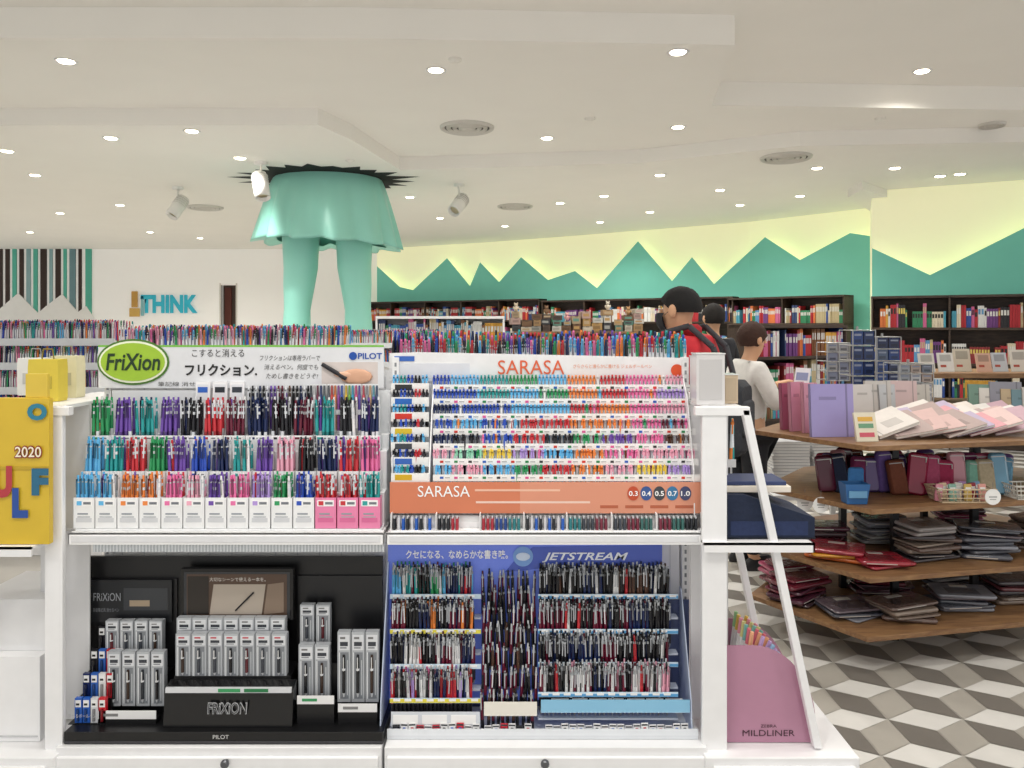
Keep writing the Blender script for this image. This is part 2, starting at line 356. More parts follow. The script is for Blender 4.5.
# ---------------------------------------------------------------- colours
PAL={'black':'1e1e24','blue':'2c54c0','red':'d0343e','pink':'f078b0','orange':'f28c42','green':'30a062','purple':'7450b0','teal':'2aa4a4','light blue':'66bef0','yellow':'f4d650','white':'f2f2f2','brown':'5d4034','navy':'1a2a58','maroon':'6c1a34','lilac':'b79ae0','mint':'9fe0c4','grey':'8c9096','cream':'efe4c8','rose':'f4b0c6','tan':'c49a66'}
def dark(h,k=.6): return '%02x%02x%02x'%tuple(int(int(h[i:i+2],16)*k) for i in (0,2,4))
def emit_pen(mb,kind,cn,n=8):
    c=PAL[cn]
    if kind=='erasable':
        v=R.random(); cl='dfe3e8' if v<.35 else dark(c,.6); gr='e8ecf0' if R.random()<.35 else dark(c,.75)
        mb.cyl((0,0,0),(0,0,.014),.0015,.0042,n,'b8bcc0'); mb.cyl((0,0,.014),(0,0,.052),.0045,.005,n,gr); mb.cyl((0,0,.052),(0,0,.104),.005,.0047,n,c); mb.cyl((0,0,.104),(0,0,.112),.0048,.0048,n,'e4e8ec' if v<.55 else c); mb.cyl((0,0,.112),(0,0,.124),.0048,.0046,n,c)
        mb.cyl((0,0,.124),(0,0,.128),.0048,.0048,n,'d0d4d8'); mb.cyl((0,0,.128),(0,0,.146),.0036,.003,n,'e8eaee' if v<.2 else c)
        mb.box(-.0016,.0016,-.0078,-.005,.092,.134,cl); mb.box(-.0016,.0016,-.0078,-.003,.130,.136,cl)
    elif kind=='gel':
        mb.cyl((0,0,0),(0,0,.014),.0012,.0045,n,'c0c4c8'); mb.cyl((0,0,.014),(0,0,.05),.005,.0053,n,c); mb.cyl((0,0,.05),(0,0,.123),.0047,.0047,n,'eef3f8' if cn!='black' else '7a7e86')
        mb.cyl((0,0,.123),(0,0,.132),.005,.0048,n,c); mb.cyl((0,0,.132),(0,0,.142),.0032,.0028,n,c)
        mb.box(-.0022,.0022,-.0085,-.0052,.095,.136,c); mb.box(-.0022,.0022,-.0085,-.003,.132,.138,c)
    else:
        mb.cyl((0,0,0),(0,0,.014),.0012,.0042,n,'8a8e94'); mb.cyl((0,0,.014),(0,0,.055),.0050,.0050,n,'26262c'); mb.cyl((0,0,.055),(0,0,.12),.0048,.0046,n,c)
        mb.cyl((0,0,.12),(0,0,.126),.0048,.0048,n,'a8acb0'); mb.cyl((0,0,.126),(0,0,.142),.003,.0028,n,'c0c4c8' if R.random()<.35 else dark(c,.8))
        k=R.random(); cl='b8bcc2' if k<.4 else ('ececee' if k<.55 else dark(c,.7))
        mb.box(-.0014,.0014,-.008,-.005,.085,.132,cl); mb.box(-.0014,.0014,-.008,-.003,.128,.134,cl)
_pm={}
def pen(kind,cn,loc,group,where):
    k=(kind,cn,R.randrange(4) if kind!='gel' else 0)
    if k not in _pm:
        mb=MB(); emit_pen(mb,kind,cn); _pm[k]=mb.mesh(kind+'_pen',M_GL)
    o=obj({'erasable':'erasable_pen','gel':'gel_pen','ballpoint':'ballpoint_pen'}[kind],_pm[k],None,loc,(math.radians(R.uniform(-2,2)),math.radians(R.uniform(-3,3)),math.radians(R.uniform(-25,25))))
    return meta(o,f'{cn} {kind} pen with clip {where}','pen',group)
def stuff_row(mb,x0,x1,Y,ztop,cols,pitch=.0125,L=.14,jit=.006):
    x=x0; k=0
    while x<x1:
        cn=cols(k); c=PAL[cn]; z=ztop+R.uniform(-jit,jit)
        mb.m=Matrix.Translation((x,Y,z))@Matrix.Rotation(R.uniform(-.05,.05),4,'Y')
        mb.cyl((0,0,-L),(0,0,-.02),.0052,.0052,5,c if R.random()<.45 else 'e6eaee'); mb.cyl((0,0,-.03),(0,0,0),.0056,.0035,5,c); mb.box(-.002,.002,-.0085,-.005,-.045,-.006,dark(c,.7))
        x+=pitch; k+=1
    mb.m=Matrix()
bright=['red','pink','orange','green','blue','black','purple','teal','light blue','yellow','rose','lilac','maroon','navy']
# ---------------------------------------------------------------- front gondola
YF=2.18; XL=PX(68,YF); XC=PX(385,YF); XR=PX(702,YF); ZS=.91; ZB=.32
g=empty('gondola_shelving_unit',(0,0,0),'white metal double-bay shelving unit with perforated uprights and drawers','shelving')
mb=MB(); mb.box(XL+.02,XR-.02,2.385,2.40,ZB,1.36,'f3f3f4')
for k in range(26):
    x=XL+.05+k*.068
    mb.box(x,x+.002,2.383,2.386,ZB+.02,1.34,'d4d6da')
build(mb,'back_panel',M_PL,g)
for x in (XL+.005,XC-.008,XR-.015):
    mb=MB(); mb.box(x,x+.02,2.365,2.40,0,1.40,'f1f1f2')
    for k in range(44): mb.box(x+.007,x+.013,2.3635,2.366,.34+k*.024,.352+k*.024,'8a8d92')
    build(mb,'upright',M_PL,g)
for a,b in ((XL,XC-.003),(XC+.003,XR)):
    mb=MB(); mb.box(a,b,YF,2.38,ZS-.006,ZS); mb.box(a,b,YF,YF+.006,ZS-.034,ZS); mb.box(a,a+.004,YF,2.38,ZS-.034,ZS); mb.box(b-.004,b,YF,2.38,ZS-.034,ZS); mb.box(a+.01,b-.01,YF-.003,YF,ZS-.026,ZS-.008,'e6e7ea')
    build(mb,'shelf',M_PL,g,bevel=.001)
mb=MB(); mb.box(XL+.06,XC-.01,2.2,2.205,.85,.875,'c9ced2')
for k in range(90): mb.box(XL+.062+k*.0093,XL+.066+k*.0093,2.1985,2.2,.85,.875,'e9edf0')
build(mb,'ribbed_light_strip',M_GL,g)
for a,b,kx in ((XL-.015,XC-.004,225),(XC+.004,XR+.005,545)):
    mb=MB(); mb.box(a,b,2.145,2.42,.02,ZB,'f0f0f1'); mb.box(a+.01,b-.01,2.16,2.40,0,.02,'77777a')
    bb=build(mb,'base_cabinet',M_PL,g,bevel=.002)
    mb=MB(); mb.box(a+.008,b-.008,2.133,2.145,.04,ZB-.022,'f6f6f7'); dr_=build(mb,'drawer',M_PL,bb,bevel=.003)
    X=PX(kx,2.12); mb=MB(); mb.m=Matrix.Translation((X,2.133,PZ(761,2.133)))@Matrix.Rotation(math.pi/2,4,'X'); mb.lathe([(.006,0),(.006,.008),(.012,.012),(.012,.018),(.008,.022)],14,'6a6c70')
    build(mb,'knob',M_ME,dr_)
# ---------------------------------------------------------------- erasable pen display (upper)
d=empty('pen_display_stand',(0,0,0),'white tiered pen display stand with printed header and pen cups','display stand')
x0=XL+.012; x1=XC-.012
mb=MB(); zb=ZS+.001
mb.box(x0,x1,2.195,2.237,zb,zb+.006,'eef0f2'); mb.box(x0+.005,x1,2.237,2.282,zb,1.012,'f4f5f6'); mb.box(x0+.012,x1,2.282,2.325,zb,1.125,'f4f5f6'); mb.box(x0+.02,x1,2.325,2.362,zb,1.168,'f4f5f6'); mb.box(x0+.02,x1,2.358,2.362,zb,1.3,'eceef0')
build(mb,'tiered_body',M_PL,d,bevel=.001)
hy=2.356
sxa=PX(99,hy); sxb=PX(384,hy); mb=MB(); mb.box(sxa,sxb,hy-.004,hy+.002,PZ(388,hy),PZ(345,hy),'e4e6ea'); mb.box(sxa,sxb,hy-.0045,hy-.004,PZ(347,hy),PZ(345,hy),'7bbf4a')
mb.box(PX(322,hy),PX(378,hy),hy-.0047,hy-.004,PZ(386,hy),PZ(362,hy),'dad0cc')
hs=build(mb,'header_sign',M_PA,d)
def H(px,py,off=.006): return (PX(px,hy-off),hy-off,PZ(py,hy-off))
def epx(w,Y): return w/F*Y
def oval(cx,cz,rx,rz,y,col,parent,name,mat=M_PA):
    mb=MB(); n=32; poly=[(cx+rx*math.cos(2*math.pi*i/n),cz+rz*math.sin(2*math.pi*i/n)) for i in range(n)]
    mb.prism(poly,y-.001,y,col,'y'); return build(mb,name,mat,parent)
c=H(133,362,.008); oval(c[0],c[2],epx(36,hy),epx(23,hy),hy-.006,'4c7a28',hs,'logo_oval_border'); oval(c[0],c[2],epx(34,hy),epx(21,hy),hy-.0075,'f3f7e0',hs,'logo_oval_inner'); oval(c[0],c[2],epx(32,hy),epx(19,hy),hy-.009,'a3c93a',hs,'logo_oval')
text(hs,'FriXion',H(133,362,.012),epx(54,hy),epx(17,hy),'1f3a1c',bold=.02,shear=.15)
text(hs,'こすると消える',H(218,353),epx(52,hy),epx(8,hy),'222222')
text(hs,'フリクション.',H(221,370),epx(72,hy),epx(12,hy),'1a1a1a',bold=.03)
text(hs,'筆記線 消せる',H(180,384),epx(44,hy),epx(4.5,hy),'555555')
text(hs,'フリクションは専用ラバーで',H(290,358),epx(60,hy),epx(5.5,hy),'333333',shear=.2)
text(hs,'消えるペン。何度でも',H(291,367),epx(54,hy),epx(5.5,hy),'444444',shear=.2)
text(hs,'ためし書きをどうぞ!',H(292,376),epx(52,hy),epx(5.5,hy),'444444',shear=.2)
text(hs,'PILOT',H(370,356),epx(24,hy),epx(6,hy),'1c4fa8',bold=.02)
oval(H(353,356)[0],H(353,356)[2],epx(4,hy),epx(4,hy),hy-.006,'1c4fa8',hs,'emblem')
mb=MB(); mb.m=Matrix.Translation(H(340,374,.010)); mb.cyl((-.055,0,.03),(.02,0,-.015),.006,.0075,8,'1a1a22'); mb.ell((.05,0,-.008),(.05,.004,.024),'d9a98c',12,6); mb.ell((.012,-.001,-.002),(.03,.004,.009),'e2b498',10,6); build(mb,'printed_hand_with_pen',M_PA,hs)
def cup(x,Y,z,w,dp,h,col,lab,parent):
    mb=MB(); t=.0015
    mb.box(x-w/2,x+w/2,Y-dp/2,Y-dp/2+t,z,z+h,col); mb.box(x-w/2,x+w/2,Y+dp/2-t,Y+dp/2,z,z+h,col); mb.box(x-w/2,x-w/2+t,Y-dp/2+t,Y+dp/2-t,z,z+h,col); mb.box(x+w/2-t,x+w/2,Y-dp/2+t,Y+dp/2-t,z,z+h,col); mb.box(x-w/2,x+w/2,Y-dp/2+t,Y+dp/2-t,z,z+t,col)
    yy=Y-dp/2
    mb.box(x-w*.4,x+w*.4,yy-.0006,yy,z+h*.72,z+h*.92,'ffffff'); mb.box(x-w*.34,x-w*.1,yy-.0009,yy,z+h*.75,z+h*.89,lab); mb.box(x-w*.02,x+w*.34,yy-.0009,yy,z+h*.78,z+h*.86,'777c84')
    if h>.06:
        mb.box(x-w*.38,x+w*.38,yy-.0006,yy,z+h*.2,z+h*.34,'d8dade' if col!='f08ab4' else 'e070a0'); mb.box(x-w*.3,x+w*.2,yy-.0009,yy,z+h*.45,z+h*.5,'9aa0a8'); mb.box(x-w*.3,x+w*.3,yy-.0009,yy,z+h*.36,z+h*.39,'b0b4ba')
    build(mb,'cup',M_PL,parent)
wh='standing in a display cup'
r1=['light blue','light blue','orange','orange','pink','rose','purple','pink','lilac','green','blue','red','red','teal']
r2=['light blue','teal','red','green','purple','blue','navy','teal','purple','rose','black','navy','red','pink']
r3=['green','purple','teal','purple','black','red','maroon','navy','black','maroon','teal','black','navy']
Rows=[(2.215,ZS+.008,.088,75,383,r1,14),(2.26,1.013,.06,82,383,r2,14),(2.304,1.126,.045,90,383,r3,13)]
er=MB()
for ri,(Y,z,h,pa,pb,cols,n) in enumerate(Rows):
    xa=PX(pa,Y)+.004; xb=PX(pb,Y)-.004; w=(xb-xa)/n
    for k in range(n):
        x=xa+(k+.5)*w; cn=cols[k]
        cc='f08ab4' if (ri==0 and k>=11) else 'f6f7f8'
        cup(x,Y,z,w*.94,.036,h,cc,PAL[cn],d)
        alts=[cn,cn,cn,R.choice([cn,'white',cn]),R.choice([cn,'purple','red','navy']),cn,cn]
        for q in range(7):
            pen('erasable',alts[q],(x+((q%4)-1.5+(.5 if q>3 else 0))*w*.22+R.uniform(-.001,.001),Y+(-.010 if q<4 else .000),z+.003+R.uniform(0,.003)-(.008 if ri==2 else 0)*0),'erasable pens in display cups',wh)
        for q in range(4):
            er.m=Matrix.Translation((x+(q-1.5)*w*.22,Y+.011,z+.009+R.uniform(0,.004))); emit_pen(er,'erasable',R.choice(alts+['white']),6)
er.m=Matrix()
Y=2.342
for k in range(3):
    px=203+k*17; mb=MB(); w=epx(14,Y)
    mb.box(-w/2,w/2,-.004,.004,0,.158,'f4f4f6'); mb.box(-w*.4,w*.4,-.0048,-.004,.10,.15,'e2e4ea'); mb.box(-w*.35,w*.35,-.0052,-.0048,.125,.142,['2b62c0','222831','333a44'][k]); mb.cyl((0,-.008,.012),(0,-.008,.095),.004,.004,8,['22262c','c02030','20242c'][k])
    meta(build(mb,'blister_pack',M_PA,loc=(PX(px,Y),Y-.002+k*.001,1.169),rot=(math.radians(-2),0,0)),'white carded blister pack holding one pen on the display','pen pack','carded pens')
seq=['black','black','navy','navy','black','navy','purple','purple','maroon','maroon','purple','brown']
for k in range(20):
    er.m=Matrix.Translation((PX(249+k*3.7,Y),Y,1.169)); emit_pen(er,'erasable',seq[k%12],6)
er.m=Matrix()
meta(build(er,'erasable_pen_rows',M_GL),'back rows of coloured erasable pens packed in display cups','pens','erasable pens in display cups','stuff')
for k in range(4):
    px=318+k*17.5; mb=MB(); w=epx(16.5,Y); mb.box(-w/2,w/2,-.006,.006,0,.012,'f0f0f2'); mb.box(-w/2,w/2,.003,.006,0,.152,'eceef0'); mb.box(-w/2,w/2,-.0075,-.0065,.06,.075,'e4e6ea')
    cs=[['404650','d8dade','7a3a50','3a4a80','6a6e76'],['6a6e76','d0504a','e88a50','9a5aaa','4a66c0'],['f0c84a','80c060','50b0d0','e06090','6a5ab0'],['d05060','a0a4ac','e0b890','70b0c0','506080']][k]
    for q in range(5):
        xx=-w/2+w*(q+.5)/5; mb.cyl((xx,-.002,.01),(xx,-.002,.12),.0042,.0042,8,cs[q]); mb.cyl((xx,-.002,.12),(xx,-.002,.148),.0036,.003,8,dark(cs[q],.8))
    meta(build(mb,'marker_set',M_GL,loc=(PX(px,Y-.012),Y-.014,1.169)),'clear pack of slim coloured markers standing side by side','marker set','marker sets')
# ---------------------------------------------------------------- gel pen display (upper right)
d=empty('pen_display_stand',(0,0,0),'white stepped pen display with orange front panel and gel pens','display stand')
tops=[465,449,434,419,404,389,375]
mb=MB(); xa=XC+.012; xb=XR-.012
mb.box(xa,xb,2.222,2.375,ZS+.001,ZS+.02,'f2f2f3'); mb.box(xa,xa+.003,2.222,2.375,ZS+.02,1.12,'f2f2f3')
mb.prism([(2.21,ZS+.02),(2.375,ZS+.02),(2.375,PZ(372,2.375)),(2.30,PZ(400,2.30)),(2.222,PZ(470,2.222))],xb-.003,xb,'f4f4f5','x')
mb.prism([(2.222,ZS+.02),(2.375,ZS+.02),(2.375,PZ(376,2.375)),(2.30,PZ(410,2.30)),(2.222,PZ(474,2.222))],PX(430,2.26),PX(430,2.26)+.003,'f4f4f5','x')
build(mb,'frame',M_PL,d)
def colrow(i,k,n):
    seqs=[['black','light blue','rose','light blue','green','red','orange','rose','yellow','lilac'],
          ['light blue','rose','mint','yellow','lilac','light blue','orange','pink','rose','rose'],
          ['black','navy','black','blue','red','black','green','purple','pink','brown'],
          ['blue','blue','light blue','blue','red','red','orange','orange','pink','maroon'],
          ['blue','navy','blue','blue','light blue','light blue','red','orange','pink','rose'],
          ['navy','blue','blue','teal','light blue','green','orange','red','pink','lilac'],
          ['navy','blue','light blue','teal','green','light blue','orange','red','pink','rose']][i]
    if R.random()<.06: return R.choice(['white','white','light blue','pink','orange','green'])
    return seqs[min(int(k/n*10),9)]
st=MB(); gc=0
for i,ty in enumerate(tops):
    Y=2.235+.0215*i; zt=PZ(ty,Y); xa_=PX(394,Y); xe=PX(697-1.5*i,Y)
    n=int((xe-xa_)/.0112)
    for k in range(n):
        x=xa_+k*.0112
        if abs(x-PX(430,Y))<.009: continue
        cn=colrow(i,k,n) if k>9 else (['black','blue','navy','red'] if i%2 else ['light blue','teal','blue','black'])[(k//2)%4]
        if gc<292: pen('gel',cn,(x,Y,zt-.142+R.uniform(-.0015,.0015)),'gel pens in stepped display','standing in a stepped display'); gc+=1
        else:
            st.m=Matrix.Translation((x,Y,zt-.142+R.uniform(-.0015,.0015))); emit_pen(st,'gel',cn,6)
    st.m=Matrix()
    mb=MB(); y0=Y-.0115; zz1=PZ(ty+9.5,y0); zz0=PZ(ty+15.5,y0)
    mb.box(PX(391,y0),PX(429,y0),y0-.001,y0,zz0-.006,zz1+.004,'f7f7f5'); mb.box(PX(433,y0),PX(700-1.5*i,y0),y0-.001,y0,zz0-.002,zz1,'fafaf8')
    for q in range(18):
        px=440+q*14.2; mb.box(PX(px,y0),PX(px+3.5,y0),y0-.0016,y0-.001,zz0+.005,zz1-.006,['2b62c0','d83a2a','333333','e05a9a','2a8a50'][(q*3+i)%5]); mb.box(PX(px+5,y0),PX(px+10,y0),y0-.0016,y0-.001,zz0+.007,zz1-.008,'aaaaaa')
    mb.box(PX(395,y0),PX(412,y0),y0-.0016,y0-.001,zz0+.001,zz1,['d8b020','3a6ac0','44484e','e0c030','d83a2a','2a6ac0','333333'][i])
    build(mb,'label_rail',M_PA,d)
mb=MB()
for i,ty in enumerate(tops):
    Y=2.235+.0215*i; zb2=PZ(ty,Y)-.145; mb.box(xa+.004,xb-.004,Y-.0105,Y+.0105,ZS+.02,max(zb2,ZS+.025),'e8e9ea')
build(mb,'steps',M_PL,d)
oy=2.218
mb=MB(); mb.box(PX(390,oy),PX(704,oy),oy-.003,oy,PZ(513,oy),PZ(482,oy),'d9805c'); mb.box(PX(520,oy),PX(704,oy),oy-.0035,oy-.003,PZ(513,oy),PZ(482,oy),'e0977a') 
mb.box(PX(475,oy),PX(560,oy),oy-.0036,oy-.003,PZ(491,oy),PZ(489,oy),'f0c0a6'); mb.box(PX(476,oy),PX(590,oy),oy-.0036,oy-.003,PZ(503,oy),PZ(501,oy),'f2d2c2')
for q in range(4): mb.box(PX(600+q*25,oy),PX(618+q*25,oy),oy-.0038,oy-.0035,PZ(508,oy),PZ(505,oy),'b8603f')
op=build(mb,'orange_panel',M_GL,d)
text(op,'SARASA',(PX(444,oy),oy-.005,PZ(491,oy)),epx(52,oy),epx(11,oy),'ffffff')
for k,t in enumerate(['0.3','0.4','0.5','0.7','1.0']):
    px=633+k*13; oval(PX(px,oy),PZ(493,oy),epx(5.8,oy),epx(7,oy),oy-.0045,['c8502e','3a5a9a','40444c','3a7aa8','444a70'][k],op,'size_dot'); text(op,t,(PX(px,oy),oy-.0065,PZ(493,oy)),epx(9,oy),epx(5,oy),'ffffff',bold=.02)
ty0=2.19; mb=MB(); xs=[391,436,480,524,567,612,657,703]
mb.box(PX(391,ty0),PX(703,ty0),ty0,ty0+.002,ZS+.001,PZ(533,ty0),'f4f4f5'); mb.box(PX(391,ty0),PX(703,ty0),ty0,2.215,ZS+.001,ZS+.004,'f4f4f5')
for q in xs: mb.box(PX(q,ty0)-.0015,PX(q,ty0)+.0015,ty0,2.214,ZS+.003,PZ(514,ty0),'f4f4f5')
build(mb,'tray',M_PL,d)
for q in range(7):
    mb=MB()
    for k in range(9 if q not in(1,) else 5):
        for r in range(3):
            xx=PX(xs[q]+3.5+k*4.4,ty0+.01); 
            cc=['3a6a66','23272e','b03040','2a4a90','2f7f86','404650','7a2a40'][(q+k//3)%7]
            if q==3 or q==0: cc=['23272e','d8d8dc','2b62c0'][(k)%3]
            mb.cyl((xx,2.197+r*.006,ZS+.004),(xx,2.197+r*.006,PZ(519,ty0)),.0045,.0045,6,cc); mb.cyl((xx,2.197+r*.006,PZ(519,ty0)),(xx,2.197+r*.006,PZ(517,ty0)),.0025,.002,6,'d0d4d8')
    meta(build(mb,'refill_cartridges',M_GL),'small pen refills standing packed in a white tray','pen refill','pen refills in tray','stuff')
hy2=2.392; mb=MB(); za=PZ(381,hy2)
mb.prism([(PX(390,hy2),za),(PX(684,hy2),za),(PX(684,hy2),PZ(358,hy2)),(PX(660,hy2),PZ(357,hy2)),(PX(420,hy2),PZ(352,hy2)),(PX(390,hy2),PZ(353,hy2))],hy2-.012,hy2-.009,'eeeeef','y')
hs=build(mb,'header_sign',M_PA,d); mb=MB(); mb.box(PX(395,hy2),PX(470,hy2),hy2-.0135,hy2-.012,PZ(378,hy2),PZ(363,hy2),'e0e2e8'); mb.box(PX(395,hy2),PX(415,hy2),hy2-.014,hy2-.0135,PZ(361,hy2),PZ(356,hy2),'3a6ac0'); build(mb,'price_strip',M_PA,hs)
text(hs,'SARASA',(PX(531,hy2),hy2-.0145,PZ(367,hy2)),epx(66,hy2),epx(14,hy2),'e0643c')
text(hs,'さらさらと滑らかに書ける ジェルボールペン',(PX(612,hy2),hy2-.0145,PZ(366,hy2)),epx(78,hy2),epx(4,hy2),'e08a60')
oval(PX(676,hy2),PZ(370,hy2),epx(6,hy2),epx(6,hy2),hy2-.0135,'e0562c',hs,'emblem')
meta(build(st,'gel_pen_rows',M_GL),'dense rows of colourful gel pens packed in a stepped display','pens','gel pens in stepped display','stuff')
mb=MB(); 
for k in range(3): stuff_row(mb,PX(395,2.47),PX(684,2.47),2.44+.02*k,1.455+.012*k,lambda k:R.choice(['blue','light blue','pink','red','navy','purple','black','orange','green','teal']),.0125)
meta(build(mb,'pen_rows',M_GL),'rows of multicoloured pens standing behind the header sign','pens',None,'stuff')
mb=MB(); mb.box(XL+.05,XR,2.42,2.55,1.30,1.312); mb.box(XL+.05,XR,2.545,2.55,1.312,1.34); mb.box(XL+.05,XR,2.405,2.42,0,1.33); mb.box(XL+.05,XR,2.42,2.62,0,.3)
build(mb,'rear_shelf',M_WHITE,g)
# ---------------------------------------------------------------- ballpoint display lower right
d=empty('pen_display_stand',(0,0,0),'blue ballpoint pen display with dotted header and label rails','display stand')
by=2.34; mb=MB(); mb.prism([(PX(388,by),PZ(700,by)),(PX(662,by),PZ(700,by)),(PX(662,by),PZ(543,by)),(PX(388,by),PZ(543,by))],by,by+.004,'ffffff','y')
hd=build(mb,'dotted_back_panel',M_DOTS,d)
mb=MB()
mb.prism([(PX(505,by),PZ(572,by)),(PX(560,by),PZ(566,by)),(PX(662,by),PZ(568,by)),(PX(662,by),PZ(545,by)),(PX(533,by),PZ(547,by)),(PX(515,by),PZ(560,by))],by-.003,by-.001,'4c62c0','y')
build(mb,'blue_print',M_GL,hd)
oval(PX(523,by),PZ(556,by),epx(10,by),epx(10,by),by-.004,'7fa8e4',hd,'round_emblem'); oval(PX(523,by),PZ(556,by),epx(7,by),epx(4,by),by-.006,'d4e4fa',hd,'round_emblem')
text(hd,'クセになる、なめらかな書き味。',(PX(457,by),by-.004,PZ(554,by)),epx(102,by),epx(9,by),'ffffff',bold=.02)
text(hd,'JETSTREAM',(PX(585,by),by-.005,PZ(557,by)),epx(86,by),epx(10,by),'f0f4ff',shear=.3,bold=.02)
mb=MB(); mb.box(PX(388,2.2),PX(697,2.2),2.185,2.35,ZB+.001,ZB+.012,'dfe3e8'); mb.box(PX(388,2.2),PX(697,2.2),2.185,2.188,ZB+.012,ZB+.03,'e9edf2'); mb.box(PX(390,2.34),PX(690,2.34),2.352,2.356,ZB+.012,PZ(600,2.35),'4a5680')
mb.prism([(2.19,ZB+.012),(2.352,ZB+.012),(2.352,.78),(2.33,.78),(2.2,.42)],PX(386,2.3)-.0,PX(386,2.3)+.003,'c8d4ea','x')
mb.prism([(2.19,ZB+.012),(2.352,ZB+.012),(2.352,.70),(2.33,.70),(2.2,.42)],PX(683,2.3),PX(683,2.3)+.003,'c8d4ea','x')
build(mb,'body',M_PL,d)
segs=[(391,477,[568,603,638,672]),(539,674,[568,603,636,666])]
stf=MB()
for si,(pa,pb,tp) in enumerate(segs):
    for i,ty in enumerate(tp):
        Y=2.315-.03*i; zt=PZ(ty,Y); x=PX(pa,Y)+.005; xe=PX(pb,Y)-.003
        n=int((xe-x)/.0122)
        for k in range(n):
            if i==0: pr=['light blue','teal','black','green','navy','maroon'] if si==0 else ['black','black','navy','black','brown','black']
            elif i==1: pr=['maroon','black','navy','black','maroon','orange'] if si==0 else ['maroon','black','maroon','black','navy','black']
            elif i==2: pr=['black','white','black','maroon','navy'] if si==0 else ['black','navy','maroon','black','black']
            else: pr=['black','lilac','white','navy','red','pink'] if si==0 else ['black','white','navy','maroon','black','rose']
            cn=pr[int(k/n*len(pr))] if R.random()<.65 else R.choice(pr+['red','white'])
            pen('ballpoint',cn,(x+k*.0122,Y,zt-.142+R.uniform(-.003,.003)),'ballpoint pens in display','standing in a blue display')
            for yy,dz_ in ((.009,.006),(.017,.012)):
                stf.m=Matrix.Translation((x+k*.0122+.006*(yy<.01),Y+yy-.002,zt-.142+dz_+R.uniform(-.003,.004))); emit_pen(stf,'ballpoint',R.choice(pr),6)
        stf.m=Matrix()
        y0=Y-.012; zr=PZ(ty+28,y0); mb=MB(); w0=PX(pa-1,y0); w1=PX(pb+4,y0)
        mb.box(w0,w1,y0-.0015,y0,zr-.008,zr+.006,'cfe4f4'); mb.box(w0,w1,y0,Y+.02,zt-.15,zt-.145,'c8d0e0')
        if si==0 and i%2: mb.box(w0,w1,y0-.002,y0-.0015,zr-.007,zr+.004,'e6d84a')
        if si==1: mb.box(w0,w1,y0-.002,y0-.0015,zr-.007,zr+.001,'5ca4d8')
        for q in range(int((w1-w0)/.032)): mb.box(w0+.01+q*.032,w0+.03+q*.032,y0-.0024,y0-.0015,zr-.003,zr+.004,'f8f8f8')
        build(mb,'label_rail',M_PL,d)
for i,ty in enumerate([570,586,603,622,643,666,688]):
    Y=2.33-.019*i
    for k in range(11):
        px=483+k*5.0+(2.3 if i%2 else 0)
        pen('ballpoint',R.choice(['black','black','brown','maroon','maroon','black','maroon']),(PX(px,Y),Y,PZ(ty,Y)-.142+R.uniform(-.006,.004)),'ballpoint pens in display','in a central display column')
meta(build(stf,'ballpoint_pen_rows',M_GL),'second rows of dark ballpoint pens packed behind the front ones','pens','ballpoint pens in display','stuff')
mb=MB()
y0=2.2; mb.box(PX(541,y0),PX(690,y0),y0,y0+.002,PZ(712,y0),PZ(700,y0),'8cc4e4'); mb.box(PX(541,y0),PX(690,y0),y0,2.225,PZ(712,y0)-.002,PZ(712,y0),'a8d4f0')
mb.box(PX(391,y0),PX(480,y0),y0,y0+.002,PZ(727,y0),PZ(712,y0),'d8dce4'); mb.box(PX(484,y0),PX(537,y0),y0,y0+.002,PZ(716,y0),PZ(702,y0),'eeeae0')
for q in range(3): mb.box(PX(393+q*29,y0),PX(418+q*29,y0),y0-.001,y0,PZ(724,y0),PZ(715,y0),'f6f6f6')
build(mb,'lower_label_rail',M_GL,d)
for px0,px1 in ((392,480),(484,538),(545,692)):
    k=px0
    while k<px1-6:
        mb=MB(); y_=2.192; w=epx(7,y_); hh=R.uniform(.022,.03)
        mb.box(-w/2,w/2,0,.003,0,hh,R.choice(['f4f4f4','e8e8ea','f0f0f0','26262c','c83040'] if px0<500 else ['f4f4f4','f4f4f4','e8e8ea'])); mb.box(-w*.2,w*.2,-.0006,0,.003,hh*.6,R.choice(['c02030','26262c','2b62c0'])); mb.box(-w*.45,w*.45,-.0004,0,hh*.75,hh*.9,'30343c')
        meta(build(mb,'refill_packet',M_GL,loc=(PX(k+4,y_),y_,ZB+.013),rot=(math.radians(-8),0,math.radians(R.uniform(-6,6)))),'slim white refill packet standing in a shallow tray','refill packet','refill packets'); k+=8
for k in range(7):
    mb=MB(); w=.05; mb.box(-w/2,w/2,0,.001,0,.03,'f5f2ee'); mb.box(-w*.4,w*.1,-.0003,0,.018,.024,'b04a5a')
    meta(build(mb,'refill_card',M_PA,loc=(PX(560+k*19,2.216),2.214+.001*(k%2),PZ(712,2.2)),rot=(math.radians(-8),0,0)),'white refill card in a light blue tray','refill card','refill cards')
